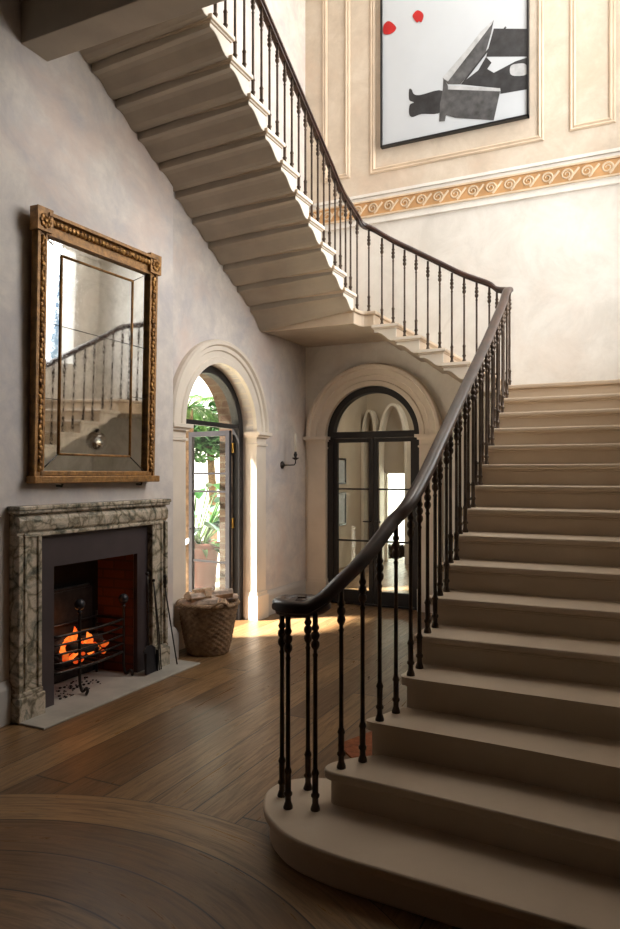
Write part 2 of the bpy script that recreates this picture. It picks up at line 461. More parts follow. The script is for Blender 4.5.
# ---- skirting
def skirt(name, pts, label):
    mb = MB(); mb.sweep(pts, [(0, 0), (.035, 0), (.035, .22), (.028, .24), (.02, .255), (.012, .27), (0, .275)])
    return struct(mb.build(name, 'skirt'), label, 'skirting')
skirt('baseboard_left', [(XB, -2.9, 0), (XB, 3.235, 0)], 'painted skirting left of the fireplace')
skirt('baseboard_breast', [(XB, 4.80, 0), (XB, yc, 0), (XB - .18, yc, 0)], 'short painted skirting right of the fireplace')
skirt('baseboard_recess', [(XR, A1C + A1R + .23, 0), (XR, YW - .005, 0)], 'painted skirting between the two arched doors')
skirt('baseboard_back', [(A2C + A2R + .26, YW, 0), (XRT, YW, 0)], 'painted skirting beside the glazed inner door')

# ---- upper wall: cream field, frieze, panels
mb = MB(); mb.box((XR, YW - .006, 4.93), (XRT, YW + .01, CEIL))
struct(mb.build('trim_3', plaster('plaster_warm_field', (.53, .445, .35), (.60, .51, .405), (.66, .575, .47), .6)), 'warm cream upper field of the stairwell wall above the frieze', 'wall')
def vitruvian(name, f, L, label):
    mb = MB()
    mb.mat('ochre'); 
    def box(u0, u1, z0, z1, p):
        c = [f(u, z, d) for d in (-.01, p) for u, z in ((u0, z0), (u1, z0), (u1, z1), (u0, z1))]
        mb.faces(c, [(0, 1, 2, 3), (7, 6, 5, 4), (0, 4, 5, 1), (1, 5, 6, 2), (2, 6, 7, 3), (3, 7, 4, 0)])
    z0, z1 = 4.70, 4.865
    box(0, L, z0, z1, .008)
    mb.mat('frieze_relief')
    box(0, L, z1, z1 + .018, .022); box(0, L, z0 - .018, z0, .022)
    mb.mat('plaster_light'); box(0, L, 4.595, 4.625, .03); box(0, L, 4.625, 4.64, .015); box(0, L, 4.93, 4.965, .018)
    mb.mat('frieze_relief')
    per = .20; k = 0
    while (k + 1) * per < L:
        cx = (k + .5) * per; cz = (z0 + z1) / 2
        pts = []
        for i in range(26):
            t = i / 25; a = t * 1.75 * 2 * PI + PI * .9; rr = .014 + (1 - t) * 0 + t * .052
            pts.append((cx + rr * math.cos(-a), cz + rr * math.sin(-a)))
        pts.append((cx + per * .62, cz + .055))
        wd = [.006 + .007 * (i / 26) for i in range(27)]
        for i in range(len(pts) - 1):
            (a, b), (c, d) = pts[i], pts[i + 1]; dx, dz = c - a, d - b; l = math.hypot(dx, dz) or 1; nx, nz = -dz / l * wd[i], dx / l * wd[i]
            q = [f(a + nx, b + nz, .008), f(c + nx, d + nz, .008), f(c - nx, d - nz, .008), f(a - nx, b - nz, .008), f(a, b, .02), f(c, d, .02)]
            mb.faces(q, [(0, 1, 5, 4), (4, 5, 2, 3)], True)
        k += 1
    return struct(mb.build(name, None, flip=True), label, 'frieze')
vitruvian('trim_4', lambda u, z, p: Vector((XR + u, YW - p, z)), XRT - XR, 'ochre running scroll frieze across the stairwell back wall')
vitruvian('trim_5', lambda u, z, p: Vector((XRT - p, YW - u, z)), YW - 2.6, 'ochre running scroll frieze on the right stairwell wall')
def panel(name, x0, x1, z0, z1, label):
    mb = MB(); prof = [(-.035, 0), (-.035, .012), (-.018, .026), (.0, .014), (.016, .022), (.03, .010), (.03, 0)]
    pts = [(x0, z0), (x1, z0), (x1, z1), (x0, z1)]
    m = len(prof); vs = []; fs = []
    sg = [(-1, -1), (1, -1), (1, 1), (-1, 1)]
    for (x, z), (sx, sz) in zip(pts, sg):
        for o, p in prof: vs.append((x + sx * o, YW - .006 - p, z + sz * o))
    for i in range(4):
        j = (i + 1) % 4
        for q in range(m - 1): fs.append((i * m + q, j * m + q, j * m + q + 1, i * m + q + 1))
    mb.faces(vs, fs); return struct(mb.build(name, 'cream_panel'), label, 'moulding')
panel('trim_6', -3.65, -3.34, 5.23, 8.3, 'narrow raised panel moulding in the corner left of the artwork')
panel('trim_7', -3.02, -1.08, 5.22, 8.3, 'wide raised panel moulding framing the artwork')
panel('trim_8', -.76, -.37, 5.26, 8.3, 'narrow raised panel moulding right of the artwork')

# ------------------------------------------------------------------ staircase
def y1(n): return 3.29 + .289 * (n - 4)            # riser positions, first flight (towards the back wall)
def xe1(n):                                         # well-side end of the first flight's treads
    return -1.122 - .0140 * max(0, n - 5)
def x2(n): return -1.665 - .2514 * (n - 18)        # middle flight, towards the left wall
def y3(n): return 6.594 - .267 * (n - 24)          # third flight, back towards the viewer
XL3, YM = -2.79, 7.045
stair = thing('staircase', 'pale limestone staircase winding up round three sides of the hall', 'staircase', (-.5, 2.3, 0))
def slab(mb, plan, ztop, th=.042):
    mb.prism([(x, y, ztop - th) for x, y in plan], (0, 0, th))
def inset(plan, d):
    n = len(plan); out = []
    ar = sum(plan[i][0] * plan[(i + 1) % n][1] - plan[(i + 1) % n][0] * plan[i][1] for i in range(n))
    sg = 1 if ar > 0 else -1
    for i in range(n):
        p0, p, p2 = Vector(plan[i - 1]), Vector(plan[i]), Vector(plan[(i + 1) % n])
        a = (p - p0).normalized(); b = (p2 - p).normalized(); na = Vector((-a.y, a.x)) * sg; nb = Vector((-b.y, b.x)) * sg
        m = (na + nb); m = m / max(.4, m.dot(na)) if m.length > 1e-6 else na
        q = p + m * d; out.append((q.x, q.y))
    return out
def bez(p0, p1, p2, p3, n=10):
    o = []
    for i in range(n + 1):
        t = i / n; o.append(tuple((1 - t) ** 3 * a + 3 * (1 - t) ** 2 * t * b + 3 * (1 - t) * t * t * c + t ** 3 * d for a, b, c, d in zip(p0, p1, p2, p3)))
    return o
def smooth_curve(P, k=6):
    o = []
    for i in range(len(P) - 1):
        p0, p1, p2, p3 = P[max(i - 1, 0)], P[i], P[i + 1], P[min(i + 2, len(P) - 1)]
        for j in range(k):
            t = j / k
            o.append(tuple(.5 * ((2 * b) + (-a + c) * t + (2 * a - 5 * b + 4 * c - d) * t * t + (-a + 3 * b - 3 * c + d) * t ** 3) for a, b, c, d in zip(p0, p1, p2, p3)))
    o.append(tuple(P[-1])); return o
R_ = XRT - .003
R0 = .9   # the bottom steps sweep on past the wall end
# step 1: big bullnose
c1 = smooth_curve([(-1.20, 3.06), (-1.40, 3.06), (-1.545, 2.97), (-1.585, 2.83), (-1.525, 2.68), (-1.425, 2.575), (-1.30, 2.50), (-1.10, 2.455), (-.85, 2.44), (-.5, 2.42), (-.2, 2.405), (R_, 2.39)], 5)
step_plans = {1: c1 + [(R_, 3.1)]}
c2 = smooth_curve([(-1.10, 3.10), (-1.20, 3.02), (-1.285, 2.92), (-1.305, 2.845), (-1.26, 2.80), (-1.12, 2.79), (-.90, 2.778), (-.5, 2.75), (-.1, 2.72), (R_, 2.70)], 5)
step_plans[2] = c2 + [(R_, 3.1)]
c3 = smooth_curve([(-1.105, 3.32), (-1.15, 3.18), (-1.195, 3.09), (-1.185, 3.055), (-1.12, 3.045), (-1.0, 3.043), (-.55, 3.028), (-.1, 2.997), (R_, 2.98)], 4)
step_plans[3] = c3 + [(R_, 3.33)]
c4 = smooth_curve([(xe1(5), y1(5) + .02), (-1.112, 3.40), (-1.112, 3.325), (-1.04, 3.293), (-.6, 3.285), (R_, 3.26)], 4)
step_plans[4] = c4 + [(R_, y1(5) + .03)]
for n_, plan in step_plans.items():
    mb = MB(); zt = RISE * n_
    slab(mb, plan, zt, .04)
    ins = inset(plan, .028)
    zb = zt - RISE + (.002 if n_ == 1 else -.012 if n_ < 4 else -.02)
    mb.prism([(min(x, R_), y, zb) for x, y in ins], (0, 0, zt - .04 - zb))
    mb.build('step', 'stone', stair, bevel=.011, bseg=3)

def tread_step(n, run, frame, w, taper=.055, extra=0):
    """frame(s, w, z): s along ascent from riser, w across (0 = well end)"""
    zt = RISE * n; mb = MB(); nb = .028
    def extr(prof, w0, w1, tp=0, ex=0):
        a = [frame(s, w0, zt + z) for s, z in prof]; b = [frame(s, w1, zt + (z if z > -.06 else z - tp - ex * max(0, 1 - s / run))) for s, z in prof]; k = len(prof)
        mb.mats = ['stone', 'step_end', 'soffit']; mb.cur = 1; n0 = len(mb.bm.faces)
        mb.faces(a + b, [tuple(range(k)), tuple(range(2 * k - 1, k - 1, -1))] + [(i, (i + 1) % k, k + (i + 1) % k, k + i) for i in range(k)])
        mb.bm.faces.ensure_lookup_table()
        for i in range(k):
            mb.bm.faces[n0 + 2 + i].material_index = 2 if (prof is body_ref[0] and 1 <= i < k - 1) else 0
    body_ref = [None]
    nose = [(-nb, -.008), (-nb + .006, 0), (run + .02, 0), (run + .02, -.036), (-nb + .012, -.036), (-nb, -.03)]
    extr(nose, -.028, w)
    extr([(-.012, -.036), (-.012, -.048), (run + .01, -.048), (run + .01, -.036)], -.014, w)
    f = run / .27
    body = [(0, -.048), (0, -.152), (.006, -.172), (.03, -.180), (.068 * f, -.177), (.10 * f, -.160), (.14 * f, -.126), (.18 * f, -.097), (.22 * f, -.082), (.27 * f, -.080), (.27 * f, -.048)]
    body_ref[0] = body
    extr(body, 0, w, taper, extra)
    return mb.build('step', None, stair, bevel=.004, bseg=1)
for n_ in range(5, 16):
    xa = xe1(n_)
    tread_step(n_, .289, lambda s, w, z, n_=n_, xa=xa: Vector((xa + .028 + w, y1(n_) + .0 + s, z)), R_ - xa - .028)
def landing(plan, zt, th, name='landing'):
    mb = MB(); slab(mb, plan, zt, .036)
    i1 = inset(plan, .026)
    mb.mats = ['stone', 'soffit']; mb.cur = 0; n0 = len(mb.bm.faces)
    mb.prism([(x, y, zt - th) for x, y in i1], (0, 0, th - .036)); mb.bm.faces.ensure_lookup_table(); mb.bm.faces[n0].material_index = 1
    return mb.build(name, None, stair, bevel=.008)
x16 = xe1(16)
YE = YW - .003
cor = bez((x16, y1(16) + .06), (x16, y1(16) + .20), (x2(17) + .13, YM), (x2(17) + .02, YM), 7)
landing([(R_, y1(16) - .028), (x16, y1(16) - .028)] + cor + [(x2(17) - .02, YM), (x2(17) - .02, YE), (R_, YE)], RISE * 16, .17)
for n_ in range(17, 22):
    tread_step(n_, .2514, lambda s, w, z, n_=n_: Vector((x2(n_) - s, YM + .028 + w, z)), YE - YM - .028)
XW = XR + .003
y23 = y3(23)
cor2 = bez((x2(22) - .03, YM), (XL3 + .0, YM), (XL3, YM - .03), (XL3, YM - .10), 6)
landing([(x2(22) + .028, YE), (x2(22) + .028, YM)] + cor2 + [(XL3, y23 - .02), (XW, y23 - .02), (XW, YE)], RISE * 22, .16)
NT3 = 35
for n_ in range(23, NT3):
    lim = XW if y3(n_ + 1) > 5.0 else XB - .0
    if n_ >= 30: lim = XW
    tread_step(n_, .267 if n_ < NT3 - 1 else .13, lambda s, w, z, n_=n_: Vector((XL3 - .028 - w, y3(n_) - s, z)), abs(XW - XL3) - .028, extra=.085 if n_ == 23 else 0)
# top landing floor with its big downstand beam
YT = y3(NT3) + .09
mb = MB(); ZT = RISE * NT3
mb.box((XW, -2.99, ZT - .32), (1.99, YT - .24, ZT)); 
mb.box((XW, YT - .24, 4.56), (R_, YT, ZT))
mb.box((XL3 + .02, YT, ZT - .32), (R_, YT + .03, ZT)); mb.box((-.95, YT + .03, ZT - .30), (R_, 5.15, ZT))  # last box: unseen gallery slab added to shade the lower flight
for (dz, p) in ((0, .05), (.04, .03), (.08, .015)): mb.box((XW, YT - .24 - p, ZT - .36 - dz * 1.2), (1.99, YT - .24, ZT - .32 - dz))
struct(mb.build('beam', 'soffit', bevel=.006), 'broad plaster beam and soffit of the upper landing over the hall with an added shading slab', 'beam')

# ------------------------------------------------------------------ balustrade
bal = thing('balustrade', 'slender iron balusters under a dark mahogany handrail following the stair well', 'balustrade', (-1.4, 2.8, RISE))
BP = [(.021, 0), (.021, .008), (.017, .02), (.0135, .03), (.0135, .052), (.019, .058), (.019, .068), (.0135, .074), (.014, .15), (.018, .158), (.014, .17), (.0105, .178), (.0098, .40),
      (.0098, .60), (.013, .612), (.009, .62), (.009, .632), (.0175, .645), (.0195, .656), (.0175, .667), (.011, .675), (.0175, .684), (.020, .695), (.0175, .706), (.011, .713), (.016, .722), (.018, .73), (.012, .742), (.012, .80)]
def baluster(x, y, z0, z1):
    mb = MB(); H = z1 - z0; prof = []
    for r, z in BP:
        if z < .2: zz = z
        elif z > .59: zz = H - (.80 - z)
        else: zz = .2 + (z - .2) / .4 * (H - .4)
        prof.append((r, zz))
    mb.lathe(prof, 10, c=(x, y, z0)); mb.build('baluster', 'baluster', bal)
# rail path as (x, y, z of rail underside)
RH = .80
path = []
def add(x, y, z): path.append((x, y, z))
vc = (-1.405, 2.815); zv = .985
vol = []
for i in range(22):
    t = i / 21; a = math.radians(-55 - 395 * t); rr = .118 * (1 - .72 * t)
    vol.append((vc[0] + rr * math.cos(a), vc[1] + rr * math.sin(a), zv))
vol = vol[::-1]
for p in vol: path.append(p)
add(-1.285, 2.775, 1.025); add(-1.233, 2.86, 1.095); add(-1.175, 2.968, 1.178)
def railz1(y): return RISE * ((y - y1(4)) / .289 + 4) + RH
add(-1.138, 3.09, 1.262); add(-1.112, 3.21, 1.342)
for n_ in range(4, 16): add(xe1(n_) + .052, y1(n_) + .03, railz1(y1(n_) + .03) + (.0 if n_ < 13 else .01 * (n_ - 12)))
xr1 = xe1(16) + .047; yr2 = YM + .055
add(xr1, y1(16), railz1(y1(16)) + .05)
add(xr1 - .005, yr2 - .16, RISE * 16 + RH + .105)
add(xr1 - .05, yr2 - .05, RISE * 16 + RH + .135)
add(xr1 - .15, yr2, RISE * 16 + RH + .165)
def railz2(x): return RISE * (18 - (x - x2(18)) / .2514) + RH + .02
for n_ in range(17, 22): add(x2(n_) - .05, yr2, railz2(x2(n_) - .05) + (.03 if n_ == 17 else 0))
xr3 = XL3 - .045
add(xr3 + .14, yr2 - .005, railz2(xr3 + .14) + .02); add(xr3 + .04, yr2 - .05, railz2(xr3 + .14) + .07); add(xr3, yr2 - .16, railz2(xr3 + .14) + .16)
def railz3(y): return RISE * (24 + (6.594 - y) / .267) + RH - .015
for n_ in range(24, NT3 + 1): add(xr3, y3(n_), railz3(y3(n_)))
RP = vol[:-1] + smooth_curve(path[len(vol) - 1:], 5)
# handrail sweep
mb = MB()
w_, h_ = .036, .064
rail_prof = [(-.020, 0), (-.022, .012), (-w_, .020), (-w_, .040), (-.030, .055), (-.014, h_), (.014, h_), (.030, .055), (w_, .040), (w_, .020), (.022, .012), (.020, 0)]
mb.sweep(RP, rail_prof)
mb.build('handrail', 'mahogany', bal, smooth_angle=50)
mb = MB(); mb.lathe([(.105, -.002), (.118, .008), (.130, .018), (.130, .036), (.12, .048), (.104, .054), (.02, .055), (.018, .068), (.001, .070)], 32, c=(vc[0], vc[1], zv))
mb.build('volute', 'mahogany', bal, smooth_angle=50)
def rail_at(x, y):
    best = min(RP[18:], key=lambda p: (p[0] - x) ** 2 + (p[1] - y) ** 2); return best[2]
B = []
for (x, y) in ((-1.419, 2.71), (-1.496, 2.799), (-1.422, 2.913)): B.append((x, y, RISE, zv + .004))
B.append((-1.305, 2.745, RISE, 1.008))
for (x, y, n_) in ((-1.233, 2.86, 2), (-1.175, 2.968, 2), (-1.138, 3.09, 3), (-1.105, 3.225, 3)): B.append((x, y, RISE * n_, rail_at(x, y) + .005))
for n_ in range(4, 16):
    for k in (.055, .055 + .1445):
        x, y = xe1(n_) + .052, y1(n_) + k; B.append((x, y, RISE * n_, rail_at(x, y) + .005))
for (x, y) in ((xr1, y1(16) + .05), (xr1 - .003, yr2 - .16), (xr1 - .05, yr2 - .05), (xr1 - .155, yr2)): B.append((x, y, RISE * 16, rail_at(x, y) + .005))
for n_ in range(17, 22):
    for k in (.045, .045 + .1257):
        x, y = x2(n_) - k, yr2; B.append((x, y, RISE * n_, rail_at(x, y) + .005))
for (x, y) in ((xr3 + .10, yr2 - .01), (xr3 + .005, yr2 - .11)): B.append((x, y, RISE * 22, rail_at(x, y) + .005))
for n_ in range(23, NT3):
    for k in (.04, .04 + .1335):
        x, y = xr3, y3(n_) - k
        if y < 3.78: continue
        B.append((x, y, RISE * n_, rail_at(x, y) + .005))
for b in B: baluster(*b)

# ------------------------------------------------------------------ fireplace
FY0, FY1, FX, FZ = 3.245, 4.785, -3.655, 1.39
fp = thing('fireplace_surround', 'veined grey and cream marble fireplace surround on the left wall', 'fireplace', (XB, 4.03, 0))
B0 = XB + .002
def jamb(y0, y1, sg):
    mb = MB(); mb.box((B0, y0, .19), (FX, y1, FZ - .19))
    yi = y1 if sg < 0 else y0; yo = y0 if sg < 0 else y1
    a, b = sorted((yo, yo - sg * .035)); mb.box((FX - .02, a, .19), (FX + .02, b, FZ - .19))
    a, b = sorted((yo - sg * .055, yo - sg * .075)); mb.box((FX - .02, a, .19), (FX + .012, b, FZ - .19))
    a, b = sorted((yi, yi + sg * .03)); mb.box((FX - .02, a, .19), (FX + .014, b, FZ - .19))
    jo = mb.build('jamb', 'marble', fp, bevel=.006)
    mb = MB(); mb.box((B0, y0 - .012, 0), (FX + .035, y1 + .012, .16)); mb.box((B0, y0 - .004, .16), (FX + .022, y1 + .004, .19)); mb.build('plinth', 'marble', jo, bevel=.008)
JW = .195
jamb(FY0, FY0 + JW, -1); jamb(FY1 - JW, FY1, 1)
mb = MB(); mb.box((B0, FY0, FZ - .19), (FX, FY1, FZ - .03))
mb.sweep([(FX - .01, FY0 - .0, FZ - .115), (FX - .01, FY1, FZ - .115)], [(0, -.06), (.012, -.06), (.03, -.045), (.034, -.02), (.034, .02), (.022, .045), (.01, .05), (0, .05)])
mb.box((FX - .02, FY0 + .05, FZ - .205), (FX + .014, FY1 - .05, FZ - .18))
mb.build('lintel', 'marble', fp, bevel=.005)
mb = MB(); mb.box((B0, FY0 - .012, FZ - .05), (FX + .035, FY1 + .012, FZ - .028)); mb.box((B0, FY0 - .018, FZ - .028), (FX + .045, FY1 + .018, FZ)); mb.build('mantel_shelf', 'marble', fp, bevel=.007)
mb = MB(); ix = FX - .035
for (a, b, c, d) in ((FY0 + JW, OY0, 0, FZ - .19), (OY1, FY1 - JW, 0, FZ - .19), (OY0, OY1, OZ, FZ - .19)): mb.box((B0, a, c), (ix, b, d))
mb.build('slip', 'slate', fp)
# firebox
mb = MB(); D = .35; bx0 = XB - D
yi0, yi1 = OY0 + .02, OY1 - .02
mb.mat('soot'); mb.faces([(bx0, yi0, 0), (bx0, yi1, 0), (bx0, yi1, 1.25), (bx0, yi0, 1.25)], [(0, 1, 2, 3)])
mb.mat('fire_brick')
mb.faces([(XB, OY0, 0), (bx0, yi0, 0), (bx0, yi0, 1.25), (XB, OY0, OZ)], [(0, 1, 2, 3)])
mb.faces([(XB, OY1, 0), (bx0, yi1, 0), (bx0, yi1, 1.25), (XB, OY1, OZ)], [(0, 1, 2, 3)])
mb.mat('soot'); mb.faces([(XB, OY0, OZ), (XB, OY1, OZ), (bx0, yi1, 1.25), (bx0, yi0, 1.25)], [(0, 1, 2, 3)])
mb.build('firebox', None, fp)
mb = MB(); mb.box((bx0 + .01, yi0 + .02, .02), (bx0 + .035, yi1 - .10, .70)); mb.box((bx0 + .01, yi0 + .05, .70), (bx0 + .04, yi1 - .13, .725)); mb.build('fireback', 'iron', fp, bevel=.006)
mb = MB(); mb.box((XB - .345, OY0 + .0, .001), (XB, OY1, .006)); mb.mat('hearth'); mb.build('inner_hearth', 'hearth', fp)
mb = MB(); mb.box((XB + .002, 3.235, .0005), (-3.41, 4.93, .014)); tag(mb.build('hearth_slab', 'hearth', bevel=.004), 'long pale stone hearth slab set in the floor before the fireplace', 'hearth')

# basket grate
gx0, gx1, gy0, gy1 = -4.02, -3.745, 3.66, 4.36
GP0 = 3.86
gr = thing('fire_grate', 'black iron basket grate with curved bars and scrolled feet inside the fireplace', 'fire grate', (-3.93, 4.0, .006))
def front(t, z):   # bowed front line
    return (gx1 + .035 * math.sin(PI * t), gy0 + (gy1 - gy0) * t, z)
for k, z in enumerate((.20, .265, .33, .395, .455)):
    mb = MB(); pts = [(gx0, gy0, z)] + [front(i / 14, z) for i in range(15)] + [(gx0, gy1, z)]
    mb.tube(pts, .008 if k not in (0, 4) else .011, 6); mb.build('bar', 'iron', gr)
for y in (GP0, gy1):
    sg = -1 if y == GP0 else 1
    mb = MB(); h = .62 if y == GP0 else .58; gxs = gx1; gx1 = gx1 + (.035 * math.sin(PI * .28) if y == GP0 else 0)
    pts = [(gx1 + .075, y + sg * .015, .02), (gx1 + .085, y + sg * .01, .045), (gx1 + .065, y, .06), (gx1 + .03, y, .03), (gx1 + .01, y, .06), (gx1, y, .14), (gx1, y, .5), (gx1, y, h)]
    mb.tube(smooth_curve(pts, 4), .011, 7); po = mb.build('post', 'iron', gr)
    mb = MB(); mb.sphere((gx1, y, h + .035), .04); mb.lathe([(.012, 0), (.02, .01), (.012, .02)], 10, c=(gx1, y, h - .03)); mb.build('ball_finial', 'grey_steel', po)
    mb = MB(); mb.tube([(gx0, y, .006), (gx0, y, .5)], .01, 6); mb.build('rear_leg', 'iron', gr); gx1 = gxs
mb = MB()
for i in range(8):
    y = gy0 + (gy1 - gy0) * (i + .5) / 8; mb.tube([(gx0, y, .185), (gx1, y, .185)], .007, 5)
mb.tube([(gx0, gy0, .455), (gx0, gy1, .455)], .009, 6); mb.tube([(gx0, gy0, .185), (gx0, gy1, .185)], .009, 6)
mb.build('bottom_grid', 'iron', gr)
# burning logs and coals
for i, (y, x, z, a, e) in enumerate(((3.88, -3.870, .235, .2, .05), (4.08, -3.910, .235, -.25, .1), (4.0, -3.830, .30, .08, -.15), (4.16, -3.950, .31, .5, .1), (3.90, -3.950, .33, -.3, .12))):
    mb = MB(); d = Vector((math.sin(a) * .9, math.cos(a), e)).normalized() * .13
    c_ = Vector((x, y, z)); pts = [c_ + d * (t - .5) * 2 for t in (0, .3, .6, 1)]
    mb.tube([p + Vector((random.uniform(-.008, .008), 0, random.uniform(-.008, .008))) for p in pts], [.034, .04, .037, .03], 8)
    tag(mb.build('firewood', 'char'), 'charred log burning in the fireplace grate', 'firewood', 'charred logs burning in the grate')
mb = MB()
for i in range(46):
    y = random.uniform(gy0 + .06, gy1 - .08); x = random.uniform(gx0 + .04, gx1 - .01); z = random.uniform(.21, .30)
    mb.mat('ember' if i % 2 else 'char'); mb.sphere((x, y, z), random.uniform(.014, .03), 7, 5, 1, 1, .8)
tag(mb.build('ember', None), 'glowing orange embers heaped in the fireplace grate', 'embers', kind='stuff')
mb = MB()
for (x, y, z, h, r) in ((-3.890, 3.90, .30, .20, .028), (-3.920, 4.00, .30, .27, .032), (-3.870, 4.09, .29, .20, .030), (-3.930, 3.95, .32, .17, .026), (-3.850, 3.99, .29, .16, .024), (-3.830, 4.10, .26, .12, .022), (-3.900, 4.16, .30, .13, .022), (-3.810, 3.90, .26, .10, .02)):
    pts = []; rs = []
    for i in range(9):
        t = i / 8; pts.append((x + .015 * math.sin(5 * t + y * 9), y + .018 * math.sin(4 * t + x * 7), z - .02 + h * .62 * t)); rs.append(.85 * r * (1 - t) ** .8 * (1 + 1.2 * t) + .001)
    mb.tube(pts, rs, 8)
tag(mb.build('flame', 'flame'), 'orange flames rising from the logs in the grate', 'fire', kind='stuff')
mb = MB()
for i in range(60):
    mb.sphere((random.uniform(-3.98, -3.72), random.uniform(3.68, 4.2), .012), random.uniform(.004, .013), 6, 4, 1, 1, .6)
tag(mb.build('ash', 'char'), 'ash and cinders fallen under the fireplace grate', 'ash', kind='stuff')

# fire tools
sh = thing('fire_shovel', 'iron fire shovel with flat pan leaning against the right marble jamb', 'fire shovel', (-3.58, 4.500, .014))
mb = MB(); mb.tube([(-3.60, 4.485, .20), (-3.615, 4.500, .45), (-3.628, 4.510, .70), (-3.632, 4.512, .78)], .0075, 7); mb.sphere((-3.633, 4.512, .80), .016); mb.sphere((-3.617, 4.502, .5), .012); mb.sphere((-3.622, 4.506, .58), .012); mb.build('handle', 'iron', sh)
mb = MB(); mb.prism([(-3.575, 4.415, .018), (-3.575, 4.555, .018), (-3.592, 4.555, .205), (-3.600, 4.520, .235), (-3.600, 4.450, .235), (-3.592, 4.415, .205)], (.006, 0, .001))
mb.box((-3.578, 4.412, .02), (-3.558, 4.418, .19)); mb.box((-3.578, 4.552, .02), (-3.558, 4.558, .19)); mb.build('pan', 'grey_steel', sh)
pk = thing('fire_poker', 'thin iron poker with dark grip leaning right of the fire shovel', 'poker', (-3.55, 4.750, .014))
mb = MB(); mb.tube([(-3.55, 4.795, .016), (-3.575, 4.780, .2), (-3.60, 4.750, .45), (-3.612, 4.715, .66)], .006, 6); mb.build('rod', 'iron', pk)
mb = MB(); mb.lathe([(.006, 0), (.014, .01), (.01, .03), (.016, .05), (.011, .08), (.016, .10), (.004, .115)], 10, c=(-3.612, 4.715, .655)); mb.build('grip', 'iron', pk)
tg = thing('fire_tongs', 'thin iron fire tongs leaning between the shovel and the slate slip', 'tongs', (-3.57, 4.605, .014))
for dy in (-.012, .012):
    mb = MB(); mb.tube([(-3.575, 4.605 + dy, .016), (-3.59, 4.600 + dy * .8, .3), (-3.615, 4.590 + dy * .4, .6), (-3.628, 4.587, .72)], .005, 6); mb.build('arm', 'iron', tg)
mb = MB(); mb.sphere((-3.629, 4.587, .735), .014); mb.build('knob', 'iron', tg)

# ------------------------------------------------------------------ wall mirror
MY0, MY1, MZ0, MZ1 = 3.395, 4.61, 1.535, 3.345
MX = XB + .004
mi = thing('wall_mirror', 'tall gilt framed antique mirror with corner blocks above the fireplace', 'mirror', (XB, (MY0 + MY1) / 2, MZ0))
for y0, y1 in ((MY0, MY0 + .085), (MY1 - .085, MY1)):
    mb = MB(); mb.mat('gold_plain'); mb.box((MX, y0, MZ0 + .05), (MX + .045, y1, MZ1 - .05))
    yo = y0 if y0 == MY0 else y1 - .022; mb.box((MX, yo, MZ0 + .05), (MX + .058, yo + .022, MZ1 - .1))
    yi = y1 - .016 if y0 == MY0 else y0; mb.box((MX, yi, MZ0 + .09), (MX + .052, yi + .016, MZ1 - .14))
    mb.mat('gold')
    yc_ = y0 + .046
    k = 0; z = MZ0 + .1
    while z < MZ1 - .16:
        mb.sphere((MX + .048, yc_ + .006 * math.sin(k * 2.1), z), .021, 8, 6, .75, .9, 1.15); z += .034; k += 1
    mb.build('side_rail', None, mi)
mb = MB(); mb.mat('gold_plain'); mb.box((MX, MY0 - .02, MZ0), (MX + .085, MY1 + .035, MZ0 + .05)); mb.box((MX, MY0 + .06, MZ0 + .05), (MX + .05, MY1 - .06, MZ0 + .085)); mb.build('bottom_rail', None, mi, bevel=.006)
mb = MB(); mb.mat('gold_plain'); mb.box((MX, MY0 + .07, MZ1 - .135), (MX + .045, MY1 - .07, MZ1 - .015)); mb.box((MX, MY0 + .07, MZ1 - .03), (MX + .085, MY1 - .07, MZ1 - .008)); mb.box((MX, MY0 + .07, MZ1 - .15), (MX + .055, MY1 - .07, MZ1 - .13))
mb.mat('gold'); y = MY0 + .12; k = 0
while y < MY1 - .1:
    mb.sphere((MX + .055, y, MZ1 - .062), .026, 8, 6, .8, 1.0, .95); y += .036; k += 1
mb.build('top_rail', None, mi)
for y in (MY0 + .045, MY1 - .045):
    mb = MB(); mb.mat('gold_plain'); mb.box((MX, y - .065, MZ1 - .14), (MX + .075, y + .065, MZ1 + .015)); cbk = mb.build('corner_block', None, mi); mb = MB(); mb.mat('gold')
    for i in range(8):
        a = i * PI / 4; mb.sphere((MX + .076, y + .035 * math.cos(a), MZ1 - .072 + .035 * math.sin(a)), .018, 8, 5, .5, 1, 1)
    mb.sphere((MX + .078, y, MZ1 - .072), .02, 8, 6, .6, 1, 1)
    mb.build('rosette', None, cbk)
gy0_, gy1_, gz0_, gz1_ = MY0 + .08, MY1 - .08, MZ0 + .08, MZ1 - .145
iy0, iy1, iz0, iz1 = 3.63, 4.35, 1.735, 3.10
gxm = MX + .022
mb = MB(); mb.box((MX, iy0, iz0), (gxm, iy1, iz1)); cg = mb.build('centre_glass', 'mirror', mi)
bd = [((gy0_, gz0_), (gy0_, gz1_), (iy0, iz1), (iy0, iz0)), ((gy1_, gz0_), (gy1_, gz1_), (iy1, iz1), (iy1, iz0)),
      ((gy0_, gz1_), (gy1_, gz1_), (iy1, iz1), (iy0, iz1)), ((gy0_, gz0_), (gy1_, gz0_), (iy1, iz0), (iy0, iz0))]
for q in bd:
    cy = sum(p[0] for p in q) / 4; cz = sum(p[1] for p in q) / 4
    vs = [(gxm - .002 + .0015 * (0 if i < 2 else 1), y, z) for i, (y, z) in enumerate(q)]
    mb = MB(); mb.prism([(MX, y, z) for y, z in q], (.02, 0, 0)); mb.build('border_glass', 'mirror', mi)
mb = MB(); mb.mat('gold_plain')
def strip(p, q, w=.006, x=None):
    a = Vector((gxm + .002, *p)); b = Vector((gxm + .002, *q)); mb.tube([a, b], w, 6)
